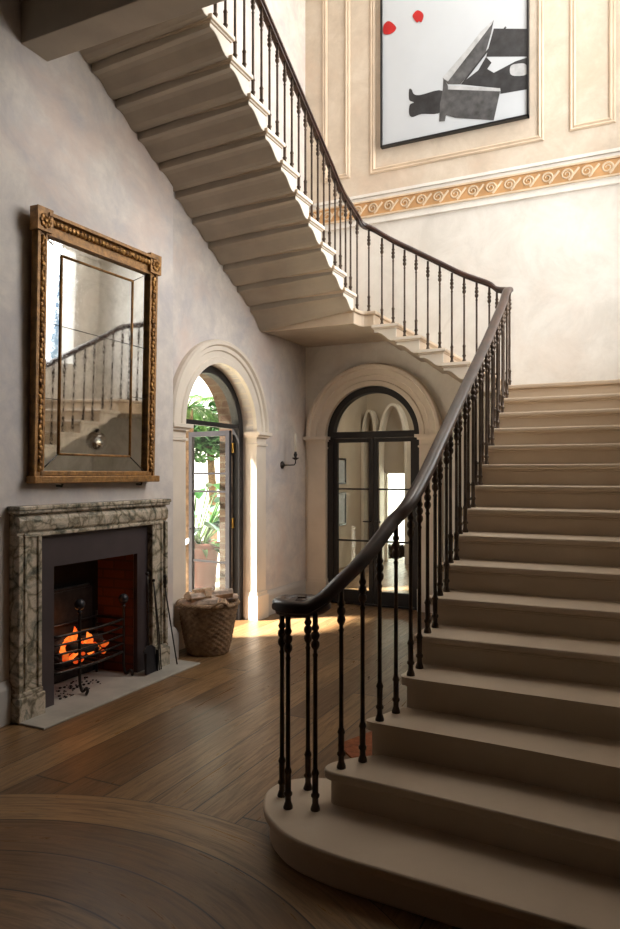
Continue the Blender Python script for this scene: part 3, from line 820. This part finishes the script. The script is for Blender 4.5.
for p, q in (((iy0, iz0), (iy0, iz1)), ((iy1, iz0), (iy1, iz1)), ((iy0, iz0), (iy1, iz0)), ((iy0, iz1), (iy1, iz1))): strip(p, q, .009)
mb.build('inner_beading', None, cg)
for p, q in (((gy0_, gz0_), (iy0, iz0)), ((gy1_, gz0_), (iy1, iz0)), ((gy0_, gz1_), (iy0, iz1)), ((gy1_, gz1_), (iy1, iz1)), ((gy0_, 2.62), (gy1_, 2.60)), ((gy0_, 2.11), (iy0, 2.11)), ((iy1, 2.2), (gy1_, 2.2))): 
    mb = MB(); mb.mat('iron'); strip(p, q, .0022); mb.build('glass_joint', None, mi)
for y in (3.64, 4.46):
    mb = MB(); mb.tube([(MX, y, MZ0 - .02), (MX + .05, y, MZ0 - .022), (MX + .055, y, MZ0 - .004)], .008, 7); mb.build('hook', 'iron', mi)

mi.location.x += .018; mi.rotation_euler = (0, .022, -.021)

# ------------------------------------------------------------------ log basket
bc_ = Vector((-3.585, 5.30, 0))
bk = thing('log_basket', 'round woven willow basket filled with split logs by the garden door', 'basket', bc_)
H = .44; NS = 44; NR = 20
mb = MB(); vs = []; fs = []
for j in range(NR * 2 + 1):
    t = j / (NR * 2); z = t * H; R = .18 + .085 * t ** .8
    for k in range(NS * 2):
        a = 2 * PI * k / (NS * 2); ph = (k // 2 + j // 2) % 2
        bulge = .008 * (1 if (k // 2 + j // 2) % 2 else -1) * (1 if j % 2 else .3)
        vs.append((bc_.x + (R + bulge) * math.cos(a), bc_.y + (R + bulge) * math.sin(a), z + .002))
W2 = NS * 2
for j in range(NR * 2):
    for k in range(W2): fs.append((j * W2 + k, j * W2 + (k + 1) % W2, (j + 1) * W2 + (k + 1) % W2, (j + 1) * W2 + k))
fs.append(tuple(range(W2 - 1, -1, -1)))
mb.faces(vs, fs, True)
mb.build('body', 'wicker', bk)
mb = MB()
for st in range(3):
    pts = []
    for i in range(61):
        a = 2 * PI * i / 60; ph = a * 16 + st * 2 * PI / 3; R = .266 + .012 * math.cos(ph); pts.append((bc_.x + R * math.cos(a), bc_.y + R * math.sin(a), H + .004 + .012 * math.sin(ph)))
    mb.tube(pts, .011, 6)
mb.build('rim', 'wicker', bk)
for sa in (-.6, PI - .6):
    mb = MB(); pts = []
    for i in range(13):
        t = i / 12; a = sa + (t - .5) * .55; pts.append((bc_.x + (.276 + .02 * math.sin(PI * t)) * math.cos(a), bc_.y + (.276 + .02 * math.sin(PI * t)) * math.sin(a), H + .045 * math.sin(PI * t)))
    mb.tube(pts, .011, 6); mb.build('handle', 'wicker', bk)
def log(c, d, L, r, k, lab, grp=None):
    mb = MB(); d = Vector(d).normalized(); up = d.orthogonal().normalized(); sd = d.cross(up)
    rot = k * 1.3; seg = [rot + x for x in (0, .5, 1.0, 1.5, 2.0, 2.6)]
    poly = [Vector(c) + (up * math.cos(a) + sd * math.sin(a)) * r * random.uniform(.9, 1.08) for a in seg] + [Vector(c) - (up * math.cos(rot + 1.3) + sd * math.sin(rot + 1.3)) * r * .55]
    v0 = [p - d * L / 2 for p in poly]; v1 = [p + d * L / 2 + up * random.uniform(-.01, .01) for p in poly]; n = len(poly)
    bv = [mb.bm.verts.new(v) for v in v0 + v1]
    mb.mats = ['bark', 'cutwood']
    for i in range(n):
        f = mb.bm.faces.new([bv[i], bv[(i + 1) % n], bv[n + (i + 1) % n], bv[n + i]]); f.material_index = 0 if i < 5 else 1
    f = mb.bm.faces.new(bv[:n][::-1]); f.material_index = 1; f = mb.bm.faces.new(bv[n:]); f.material_index = 1
    return tag(mb.build('split_log', None, bevel=.004, bseg=1), lab, 'firewood', grp)
LG = [((-.02, -.10, .43), (1, .25, .10), .36, .05), ((.02, .02, .44), (1, -.3, .05), .38, .055), ((-.05, .10, .43), (1, .1, -.05), .34, .05), ((.06, -.03, .50), (.7, .7, .08), .36, .045),
      ((-.08, .02, .51), (.8, -.6, .18), .34, .045), ((.09, .08, .49), (.3, 1, -.05), .30, .042), ((-.04, -.05, .40), (.1, 1, 0), .34, .05), ((.10, -.10, .45), (.9, .4, .2), .26, .04), ((-.13, -.06, .49), (.5, -1, .25), .28, .04), ((.0, .03, .33), (1, .9, 0), .34, .06)]
for i, (c_, d_, L_, r_) in enumerate(LG):
    log(bc_ + Vector(c_), d_, L_ * 1.05, r_ * 1.22, i, 'pale split log heaped in the willow basket', 'split logs heaped in the willow basket')

# ------------------------------------------------------------------ globe seen in the mirror
gp = thing('globe_pendant', 'silvery glass globe hanging under the stairs, seen reflected in the wall mirror', 'pendant', (-1.04, 6.61, 2.14))
mb = MB(); mb.sphere((-1.04, 6.61, 1.895), .12, 24, 14); mb.build('globe', simple('silvered_glass', (.75, .75, .72), .12, 1.0, vary=.1), gp)
mb = MB(); mb.lathe([(.03, 0), (.04, .01), (.03, .03), (.008, .04), (.008, .12), (.03, .13), (.035, .14)], 14, c=(-1.04, 6.61, 2.01)); mb.build('stem', 'iron', gp)

# ------------------------------------------------------------------ candle sconce
cs = thing('candle_sconce', 'small black iron wall sconce with a candle between the arched doors', 'wall sconce', (XR, 7.33, 1.70))
mb = MB(); mb.lathe([(.045, 0), (.045, .008), (.028, .016), (.014, .03)], 16, mtx=Matrix.Translation((XR + .001, 7.33, 1.70)) @ Matrix.Rotation(PI / 2, 4, 'Y')); mb.build('back_plate', 'iron', cs)
mb = MB(); mb.tube([(XR + .02, 7.33, 1.70), (XR + .10, 7.34, 1.698), (XR + .155, 7.345, 1.70), (XR + .17, 7.346, 1.72), (XR + .172, 7.346, 1.76)], .007, 7); mb.build('arm', 'iron', cs)
mb = MB(); mb.lathe([(.006, 0), (.02, .01), (.04, .022), (.042, .03), (.012, .032), (.018, .05), (.022, .07), (.012, .085), (.014, .10)], 14, c=(XR + .172, 7.346, 1.755)); mb.build('drip_pan', 'iron', cs)
mb = MB(); mb.lathe([(.0125, 0), (.012, .20), (.004, .207)], 12, c=(0, 0, 0)); mb.tube([(0, 0, .2), (.001, 0, .222)], .0015, 5)
o = mb.build('candle', 'candle'); o.location = (XR + .172, 7.346, 1.856); tag(o, 'slim cream candle standing in the iron wall sconce', 'candle')

# ------------------------------------------------------------------ doors
def arched_frame(mb, P, cu, r, zs, w, d0, d1, N=32):
    pts = [(cu - r, 0)] + [(cu - r * math.cos(PI * i / N), zs + r * math.sin(PI * i / N)) for i in range(N + 1)] + [(cu + r, 0)]
    r2 = r - w; pi = [(cu - r2, 0)] + [(cu - r2 * math.cos(PI * i / N), zs + r2 * math.sin(PI * i / N)) for i in range(N + 1)] + [(cu + r2, 0)]
    vs = []
    for (a, b) in zip(pts, pi): vs += [P(a[0], a[1], d0), P(b[0], b[1], d0), P(b[0], b[1], d1), P(a[0], a[1], d1)]
    fs = []
    for i in range(len(pts) - 1):
        for q in range(4): fs.append((i * 4 + q, i * 4 + (q + 1) % 4, i * 4 + 4 + (q + 1) % 4, i * 4 + 4 + q))
    fs += [(0, 1, 2, 3), tuple(len(vs) - 4 + k for k in (3, 2, 1, 0))]
    mb.faces(vs, fs)
def pbox(mb, P, u0, u1, z0, z1, d0, d1):
    c = [P(u, z, d) for d in (d0, d1) for u, z in ((u0, z0), (u1, z0), (u1, z1), (u0, z1))]
    mb.faces(c, [(0, 1, 2, 3), (7, 6, 5, 4), (0, 4, 5, 1), (1, 5, 6, 2), (2, 6, 7, 3), (3, 7, 4, 0)])
def half_pane(P, cu, r, zs, d):
    mb = MB(); N = 24; pts = [(cu - r * math.cos(PI * i / N), zs + r * math.sin(PI * i / N)) for i in range(N + 1)]
    mb.prism([P(a, b, d) for a, b in pts], P(0, 0, d + .006) - P(0, 0, d)); return mb

# door_1: garden door, left wall
d1 = sthing('door_1', 'black steel arched garden door standing open to the bright garden', 'door', (XR - .16, A1C, 0))
mb = MB(); arched_frame(mb, PL, A1C, A1R - .003, ZS, .08, .13, .22); pbox(mb, PL, A1C - A1R + .08, A1C + A1R - .08, ZS + .03, ZS + .075, .14, .20); mb.build('frame', 'black_steel', d1)
half_pane(PL, A1C, A1R - .088, ZS + .077, .17).build('fanlight_pane', 'glass', d1)
def leaf(parent, hinge, ang, W, Hh, name='leaf', panes=(.55, 1.07, 1.3), mat='grey_steel', flip=1):
    mt = Matrix.Translation(hinge) @ Matrix.Rotation(ang, 4, 'Z')
    mb = MB(); t = .022
    for (a, b, c, d) in ((0, .055, .02, Hh), (W - .05, W, .02, Hh), (.05, W - .05, Hh - .055, Hh), (.05, W - .05, .02, .12)): mb.box((a, -t, c), (b, t, d), mt)
    for z in panes: mb.box((.05, -.012, z - .011), (W - .05, .012, z + .011), mt)
    o = mb.build(name, mat, parent)
    mb = MB(); mb.box((.05, -.003, .12), (W - .05, .003, Hh - .05), mt); mb.build('pane', 'glass', o)
    mb = MB(); mb.tube([mt @ Vector((W - .03, -.05, .98)), mt @ Vector((W - .03, .05, .98))], .009, 7); mb.tube([mt @ Vector((W - .03, -.05, .98)), mt @ Vector((W - .13, -.05, .98))], .008, 7); mb.build('handle', 'grey_steel', o)
    for z in (.22, 1.06, 1.88):
        mb = MB(); mb.lathe([(.014, -.055), (.016, -.05), (.014, -.045), (.014, .045), (.016, .05), (.014, .055)], 10, mtx=mt @ Matrix.Translation((-.012, -.024, z))); mb.box((-.02, -.03, z - .045), (.035, -.0225, z + .045), mt); mb.build('hinge', 'brass', o)
    return o
hx = XR - .215
leaf(d1, (hx, A1C + A1R - .125, 0), PI - math.radians(8), .60, ZS + .015, panes=(.62, 1.40, 1.60))
leaf(d1, (hx, A1C - A1R + .10, 0), PI + math.radians(60), .55, ZS + .015, panes=(.62, 1.40, 1.60))
# door_2: inner glazed doors, back wall
d2 = sthing('door_2', 'black framed arched glass double door to the inner hall', 'door', (A2C, YW + .12, 0))
mb = MB(); arched_frame(mb, PBk, A2C, A2R - .003, ZS, .075, .02, .13); pbox(mb, PBk, A2C - A2R + .07, A2C + A2R - .07, ZS - .02, ZS + .055, .02, .11); pbox(mb, PBk, A2C - A2R + .07, A2C + A2R - .07, 0, .02, .02, .13); mb.build('frame', 'black_steel', d2)
half_pane(PBk, A2C, A2R - .078, ZS + .057, .07).build('fanlight_pane', 'glass', d2)
for sg in (-1, 1):
    u0, u1 = sorted((A2C + sg * .006, A2C + sg * (A2R - .08)))
    mb = MB(); z0, z1 = .025, ZS - .025
    for (a, b, c, d) in ((u0, u0 + .05, z0, z1), (u1 - .05, u1, z0, z1), (u0 + .05, u1 - .05, z1 - .05, z1), (u0 + .05, u1 - .05, z0, z0 + .15)): pbox(mb, PBk, a, b, c, d, .04, .085)
    for z in (.78, 1.41): pbox(mb, PBk, u0 + .05, u1 - .05, z - .010, z + .010, .045, .08)
    o = mb.build('leaf', 'black_steel', d2)
    mb = MB(); pbox(mb, PBk, u0 + .045, u1 - .045, z0 + .15, z1 - .05, .06, .066); mb.build('pane', 'glass', o)
    mb = MB(); uh = A2C + sg * .032; mb.tube([(uh, YW + .04, 1.02), (uh, YW - .01, 1.02), (uh + sg * .08, YW - .01, 1.02)], .008, 7); mb.build('handle', 'black_steel', o)

# ------------------------------------------------------------------ artwork
aw = thing('wall_art', 'large black framed photographic print of legs and a wooden bench with red petals', 'artwork', (-2.04, YW - .006, 5.47))
PX0, PX1, PZ0, PZ1 = -2.90, -1.20, 5.465, 7.55; yf = YW - .007
mb = MB()
for (a, b, c, d) in ((PX0, PX0 + .022, PZ0, PZ1), (PX1 - .022, PX1, PZ0, PZ1), (PX0, PX1, PZ0, PZ0 + .022), (PX0, PX1, PZ1 - .022, PZ1)): mb.box((a, yf - .06, c), (b, yf, d))
mb.build('frame', 'frame_black', aw)
mb = MB(); mb.mat('paper'); mb.box((PX0 + .02, yf - .04, PZ0 + .02), (PX1 - .02, yf, PZ1 - .02))
lay = [.0402]
def closed(P, k=5):
    o = []; n = len(P)
    for i in range(n):
        p0, p1, p2, p3 = P[i - 1], P[i], P[(i + 1) % n], P[(i + 2) % n]
        for j in range(k):
            t = j / k; o.append(tuple(.5 * ((2 * b) + (-a + c) * t + (2 * a - 5 * b + 4 * c - d) * t * t + (-a + 3 * b - 3 * c + d) * t ** 3) for a, b, c, d in zip(p0, p1, p2, p3)))
    return o
def shp(m, pts, rnd_=False):
    if rnd_: pts = closed(pts)
    mb.mat(m); lay[0] += .0005
    bv = [mb.bm.verts.new((x, yf - lay[0], z)) for x, z in pts]
    f = mb.bm.faces.new(bv); f.material_index = mb.cur
shp('print_dark', [(-1.576, 6.521), (-1.222, 6.421), (-1.222, 6.119), (-1.661, 6.23)])
shp('print_dark', [(-1.661, 6.23), (-1.747, 6.102), (-1.95, 5.993), (-1.506, 5.843), (-1.506, 5.781), (-1.222, 5.764), (-1.222, 6.108), (-1.34, 6.099), (-1.576, 6.031), (-1.647, 6.091), (-1.60, 6.15)])
shp('print_pale', [(-1.395, 6.057), (-1.327, 6.068), (-1.23, 6.035), (-1.226, 5.93), (-1.327, 5.935), (-1.395, 5.972)], True)
shp('print_dark', [(-2.549, 6.077), (-2.518, 6.069), (-2.493, 6.013), (-2.416, 5.982), (-2.157, 5.969), (-2.172, 5.731), (-2.4, 5.758), (-2.508, 5.746), (-2.549, 5.791), (-2.543, 5.895), (-2.493, 5.914), (-2.549, 5.957)], True)
shp('print_grey', [(-1.576, 6.615), (-1.604, 6.48), (-1.675, 6.242), (-1.95, 5.993), (-2.091, 6.027), (-2.157, 6.116), (-1.862, 6.377), (-1.718, 6.526)])
shp('print_pale', [(-1.576, 6.615), (-1.60, 6.57), (-1.80, 6.36), (-2.09, 6.06), (-2.157, 6.116), (-1.862, 6.377), (-1.718, 6.526)])
shp('print_grey', [(-2.142, 6.112), (-2.091, 6.012), (-2.091, 5.968), (-1.506, 5.809), (-1.576, 5.504), (-2.008, 5.627), (-2.112, 5.68), (-2.127, 5.615), (-2.193, 5.624), (-2.181, 5.827), (-2.148, 5.996)])
shp('print_pale', [(-2.091, 6.012), (-1.506, 5.843), (-1.501, 5.808), (-2.082, 5.966)])
shp('print_dark', [(-1.451, 6.509), (-1.437, 6.494), (-1.92, 5.986), (-1.935, 5.998)])
shp('print_red', [(-2.86, 6.916), (-2.793, 6.941), (-2.707, 6.841), (-2.761, 6.787), (-2.86, 6.809)], True)
shp('print_red', [(-2.508, 6.922), (-2.446, 6.97), (-2.376, 6.899), (-2.4, 6.817), (-2.431, 6.84), (-2.456, 6.832)], True)
mb.build('print', None, aw, flip=False)

# ------------------------------------------------------------------ rug behind the stair foot
mb = MB(); mb.prism([(-1.66, 3.80, .001), (-1.15, 3.30, .001), (-.55, 3.30, .001), (-.55, 4.9, .001), (-1.25, 4.9, .001)], (0, 0, .012))
tag(mb.build('rug', 'rug'), 'rust red rug corner on the floor behind the lowest stair treads', 'rug')

# ------------------------------------------------------------------ inner hall seen through the glazed door
mb = MB()
mb.box((-4.9, YW + .34, 0), (-4.75, 12.6, 3.6)); mb.box((-1.2, YW + .34, 0), (-1.05, 12.6, 3.6)); mb.box((-4.9, YW + .34, 3.6), (-1.05, 12.6, 3.7))
struct(mb.build('wall_inner', 'inner_wall'), 'beige walls of the inner hall beyond the glass door', 'wall')
mb = MB()
gw = [(-4.40, 0), (-3.75, 0)]
mb.box((-4.75, 12.2, 0), (-4.40, 12.4, 3.6)); mb.box((-3.90, 12.2, 0), (-1.2, 12.4, 3.6)); mb.box((-4.40, 12.2, 1.62), (-3.90, 12.4, 3.6))
struct(mb.build('wall_end', 'inner_wall'), 'end wall of the inner hall with a tall bright window', 'wall')
wn = sthing('window_1', 'tall bright window at the end of the inner hall', 'window', (-4.17, 12.3, 0))
mb = MB(); 
for (a, b, c, d) in ((-4.40, -4.38, 0, 1.62), (-3.92, -3.90, 0, 1.62), (-4.38, -3.92, 1.60, 1.62)): mb.box((a, 12.28, c), (b, 12.34, d))
mb.build('window_frame', 'trim', wn)
mb = MB(); mb.box((-4.38, 12.305, .0), (-3.92, 12.311, 1.60)); mb.build('pane', 'glass', wn)
mb = MB(); mb.box((-9, 15.2, 0), (2, 15.4, 5)); mb.box((-9, 12.6, -.1), (2, 15.2, -.02)); struct(mb.build('wall_courtyard', 'white_wall'), 'sunlit white courtyard wall beyond the inner hall window', 'wall')
# pointed vault ribs of the inner hall
def gothic(x0, x1, y, z0, zt, th=.12):
    mb = MB(); cx = (x0 + x1) / 2; N = 12; o = []; i_ = []
    L = [(x0 + (cx - x0) * (1 - math.cos(PI / 2 * k / N)), z0 + (zt - z0) * math.sin(PI / 2 * k / N)) for k in range(N + 1)]
    Rr = [(2 * cx - a, b) for a, b in L[::-1]][1:]
    P_ = [(x0, 0)] + L + Rr + [(x1, 0)]
    Q_ = [(cx + (a - cx) * (1 - 2 * th / (x1 - x0)), b - (.0 if b < .01 else th * .9 * (b / zt))) for a, b in P_]
    vs = []
    for (a, b), (c, d) in zip(P_, Q_): vs += [(a, y, b), (c, y, d), (c, y + .22, d), (a, y + .22, b)]
    fs = []
    for k in range(len(P_) - 1):
        for q in range(4): fs.append((k * 4 + q, k * 4 + (q + 1) % 4, k * 4 + 4 + (q + 1) % 4, k * 4 + 4 + q))
    mb.faces(vs, fs); return mb
struct(gothic(-4.74, -4.45, 11.9, 2.15, 2.75, .05).build('trim_9', 'trim'), 'pointed vault arch on the left of the inner hall', 'moulding')
struct(gothic(-4.43, -3.87, 11.9, 1.95, 2.85, .05).build('trim_10', 'trim'), 'pointed vault arch on the right of the inner hall', 'moulding')
for (y0, z0, z1, lb) in ((10.72, 1.42, 1.86, 'small dark framed picture hung high on the inner hall wall'), (10.72, .72, 1.28, 'small dark framed picture hung low on the inner hall wall')):
    pf = thing('picture_frame', lb, 'picture', (-4.75, y0 + .2, z0))
    mb = MB(); 
    for (a, b, c, d) in ((y0, y0 + .03, z0, z1), (y0 + .42, y0 + .45, z0, z1), (y0 + .03, y0 + .42, z0, z0 + .03), (y0 + .03, y0 + .42, z1 - .03, z1)): mb.box((-4.749, a, c), (-4.72, b, d))
    mb.build('frame', 'frame_black', pf)
    mb = MB(); mb.box((-4.749, y0 + .03, z0 + .03), (-4.735, y0 + .42, z1 - .03)); mb.build('picture', 'print_pale', pf)

# ------------------------------------------------------------------ garden beyond the open door
mb = MB(); mb.box((-16, -4, -.14), (-4.33, 22, -.02)); mb.box((-4.5, 5.3, -.02), (-4.32, 6.75, .0)); struct(mb.build('floor_garden', 'paving'), 'pale sunlit paving outside the garden door', 'paving')
# brick arch outside the doorway
mb = MB()
arched_frame(mb, PL, A1C, A1R - .002, ZS, .02, .235, .41); arched_frame(mb, PL, A1C, A1R + .22, ZS, .24, .402, .425)
struct(mb.build('trim_11', 'brick'), 'old brick arch round the outside of the garden door', 'moulding')
mb = MB(); mb.box((-16, 12.0, -.02), (-4.9, 12.2, 4.6)); struct(mb.build('garden_wall', 'white_wall'), 'bright white garden wall beyond the planting', 'wall')
# hedge / green canopy
random.seed(3)
def foliage(name, c, s, n, lw, m, label, cat, seed=1):
    rnd = random.Random(seed); mb = MB(); mb.mat(m)
    for i in range(n):
        v = Vector((rnd.gauss(0, .45), rnd.gauss(0, .45), rnd.gauss(0, .45)))
        if v.length > 1: v.normalize()
        p = Vector(c) + Vector((v.x * s[0], v.y * s[1], v.z * s[2]))
        a, b = rnd.uniform(0, 2 * PI), rnd.uniform(-.8, .8); d = Vector((math.cos(a) * math.cos(b), math.sin(a) * math.cos(b), math.sin(b))); sd = d.cross(Vector((rnd.uniform(-1, 1), rnd.uniform(-1, 1), 1))).normalized()
        L = lw * rnd.uniform(.7, 1.4); up = d.cross(sd) * .15 * L
        mb.faces([p, p + d * L * .5 + sd * L * .28 + up, p + d * L, p + d * L * .5 - sd * L * .28 + up], [(0, 1, 2), (0, 2, 3)])
    return tag(mb.build(name, None, flip=False), label, cat)
tr = thing('tree', 'dense green tree with low trunk behind the open garden door leaf', 'tree', (-7.1, 10.6, -.02))
o = foliage('crown', (-7.1, 10.6, 2.35), (1.5, .6, .5), 1800, .16, 'hedge', None, None, 4); o.parent = tr; o.location = (7.1, -10.6, .02)
mb = MB(); mb.tube([(-7.1, 10.6, -.02), (-7.05, 10.6, 1.0), (-7.15, 10.62, 2.2)], [.10, .08, .06], 9); mb.build('trunk', 'trunk', tr)
def blade(mb, base, d, L, w, droop, segs=7):
    d = Vector(d).normalized(); sd = d.cross(Vector((0, 0, 1))).normalized(); vs = []; p = Vector(base); dd = d.copy()
    for i in range(segs + 1):
        t = i / segs; ww = w * math.sin(PI * min(1, .08 + t * .92)) ** .7 if t < 1 else .001
        vs += [p + sd * ww / 2 + Vector((0, 0, ww * .15)), p, p - sd * ww / 2 + Vector((0, 0, ww * .15))]
        p = p + dd * (L / segs); dd = (dd + Vector((0, 0, -droop / segs))).normalized()
    fs = []
    for i in range(segs): fs += [(i * 3, i * 3 + 1, i * 3 + 4, i * 3 + 3), (i * 3 + 1, i * 3 + 2, i * 3 + 5, i * 3 + 4)]
    mb.faces(vs, fs, True)
def frond(mb, base, d, L, droop, lw=.016, ll=.20):
    d = Vector(d).normalized(); p = Vector(base); dd = d.copy(); n = 26
    pts = []
    for i in range(n):
        pts.append(p.copy()); sd = dd.cross(Vector((0, 0, 1))).normalized(); t = i / n
        if i > 3:
            for s in (-1, 1): blade(mb, p, dd * .9 + sd * s * .8 + Vector((0, 0, -.15)), ll * math.sin(PI * min(1, t * .85 + .1)), lw, .7, 3)
        p = p + dd * L / n; dd = (dd + Vector((0, 0, -droop / n))).normalized()
    mb.tube(pts, .01, 5)
def palm(base, h, nf, L, label, seed, m='leaf_light'):
    rnd = random.Random(seed); t = thing('palm_tree', label, 'palm', base)
    mb = MB(); b = Vector(base); mb.tube([b + Vector((.02 * math.sin(i), 0, h * i / 8)) for i in range(9)], [.065 - .01 * i / 8 + (.012 if i % 2 else 0) for i in range(9)], 10); mb.build('trunk', 'trunk', t)
    for i in range(nf):
        a = 2 * PI * i / nf + rnd.uniform(-.2, .2); e = rnd.uniform(.2, 1.1)
        mb = MB(); frond(mb, b + Vector((0, 0, h)), (math.cos(a), math.sin(a), e), L * rnd.uniform(.8, 1.1), rnd.uniform(1.2, 1.9)); mb.build('frond', m, t)
palm((-5.2, 7.23, -.02), 2.42, 13, .8, 'spiky palm outside framed by the top of the open arched door', 5)
def pot(c, r, h, label, name='plant_pot'):
    mb = MB(); mb.lathe([(r * .72, 0), (r * .80, h * .3), (r * .93, h * .8), (r, h * .86), (r * 1.04, h * .88), (r * 1.04, h), (r * .92, h), (r * .90, h * .9), (.01, h * .88)], 28, c=(0, 0, 0)); o = mb.build(name, 'terracotta'); o.location = c; return tag(o, label, 'plant pot')
pc = Vector((-5.42, 7.86, -.02))
pot(pc, .24, .70, 'large terracotta pot with blue green leaves outside the garden door')
pl = thing('potted_plant', 'lush plant with big glaucous leaves growing in the large terracotta pot', 'plant', pc + Vector((0, 0, .59)))
rnd = random.Random(11)
for i in range(20):
    a = rnd.uniform(0, 2 * PI); e = rnd.uniform(.5, 2.6); L = rnd.uniform(.35, .75)
    d = Vector((math.cos(a), math.sin(a), e)).normalized(); b = pc + Vector((0, 0, .59)); tip = b + d * L
    mb = MB(); mb.mat('leaf_light'); mb.tube([b, b + d * L * .5 + Vector((0, 0, .04)), tip], .012, 6)
    mb.mat('leaf_blue'); blade(mb, tip, (math.cos(a), math.sin(a), .5), .52, .40, 2.2, 8); mb.build('leaf', None, pl)
rnd = random.Random(5)
for i in range(26):
    a = rnd.uniform(0, 2 * PI); mb = MB(); mb.mat('leaf'); blade(mb, pc + Vector((.12 * math.cos(a), .12 * math.sin(a), .6)), (math.cos(a), math.sin(a), rnd.uniform(.2, 1.2)), rnd.uniform(.28, .42), .07, 1.6); mb.build('low_leaf', None, pl)
pc2 = Vector((-6.3, 8.9, -.02)); pot(pc2, .25, .45, 'smaller terracotta pot at the back of the garden with a tall plant')
pl2 = thing('potted_plant', 'tall plant with broad bright leaves in the smaller back pot', 'plant', pc2 + Vector((0, 0, .4)))
for i in range(10):
    a = rnd.uniform(0, 2 * PI); e = rnd.uniform(1.4, 3.2); L = rnd.uniform(.6, 1.2); d = Vector((math.cos(a), math.sin(a), e)).normalized(); b = pc2 + Vector((0, 0, .38))
    mb = MB(); mb.mat('leaf_light'); mb.tube([b, b + d * L], .012, 6); mb.mat('leaf'); blade(mb, b + d * L, (math.cos(a), math.sin(a), .4), .55, .22, 1.3, 8); mb.build('leaf', None, pl2)
for i, (x, y, z, r, lb) in enumerate(((-5.0, 8.35, .10, .13, 'rounded pale garden boulder lying nearest the terracotta pot'), (-5.25, 8.75, .13, .16, 'larger pale boulder behind the others in the garden'), (-4.85, 8.75, .32, .10, 'small pale boulder perched above the other two'))):
    mb = MB(); mb.sphere((0, 0, 0), r, 14, 9, 1.2, 1, .85)
    for v in mb.bm.verts: v.co += v.co.normalized() * .03 * noise.noise(v.co * 8)
    if i == 2: z = .30
    o = mb.build('boulder', 'paving'); o.location = (x, y, z); tag(o, lb, 'rock')

# ------------------------------------------------------------------ light
w = bpy.data.worlds.new('sky'); sc.world = w; w.use_nodes = True
nt = w.node_tree; bg = nt.nodes['Background']
sky = nt.nodes.new('ShaderNodeTexSky'); sky.sky_type = 'NISHITA'; sky.sun_disc = False; sky.sun_elevation = math.radians(50); sky.sun_rotation = math.radians(-130)
nt.links.new(sky.outputs[0], bg.inputs[0]); bg.inputs[1].default_value = .12
def area(name, loc, rot, sx, sy, power, col=(1, 1, 1), spread=PI):
    l = bpy.data.lights.new(name, 'AREA'); l.shape = 'RECTANGLE'; l.size = sx; l.size_y = sy; l.energy = power; l.color = col; l.spread = spread
    o = bpy.data.objects.new(name, l); C.objects.link(o); o.location = loc; o.rotation_euler = rot; return o
area('skylight_daylight', ((SK[0] + SK[1]) / 2, (SK[2] + SK[3]) / 2, CEIL + .1), (0, 0, 0), SK[1] - SK[0], SK[3] - SK[2], 72, (1, .96, .90))
area('window_daylight', (XRT + .20, (WY0 + WY1) / 2, (WZ0 + WZ1) / 2), (0, math.radians(82), 0), WZ1 - WZ0, WY1 - WY0, 240, (1, .975, .94), math.radians(148))
area('inner_hall_fill', (-2.6, 10.6, 3.5), (0, 0, 0), 2.2, 2.0, 45, (1, .93, .82))  # added fill lamp under the closed hall ceiling, brightens the walls
sun = bpy.data.lights.new('sun', 'SUN'); sun.energy = 42; sun.angle = math.radians(5); sun.color = (1, .93, .82)
so = bpy.data.objects.new('sun', sun); C.objects.link(so)
dirv = Vector((.68, .52, -1.25)); so.rotation_euler = dirv.to_track_quat('-Z', 'Y').to_euler()
fl = bpy.data.lights.new('fire_light', 'POINT'); fl.energy = .8; fl.color = (1, .32, .08); fl.shadow_soft_size = .1
fo = bpy.data.objects.new('fire_light', fl); C.objects.link(fo); fo.location = (-3.85, 3.98, .50)

# ------------------------------------------------------------------ camera
cam = bpy.data.cameras.new('camera'); co = bpy.data.objects.new('camera', cam); C.objects.link(co)
co.location = (0, 0, 1.6); co.rotation_euler = (PI / 2, 0, .4513)
cam.sensor_fit = 'AUTO'; cam.sensor_width = 36; cam.lens = 706 / 929 * 36; cam.shift_y = 9 / 929; cam.clip_start = .05
sc.camera = co
sc.view_settings.view_transform = 'Standard'; sc.view_settings.look = 'None'; sc.view_settings.gamma = 1; sc.view_settings.exposure = 0
sc.view_settings.use_curve_mapping = False
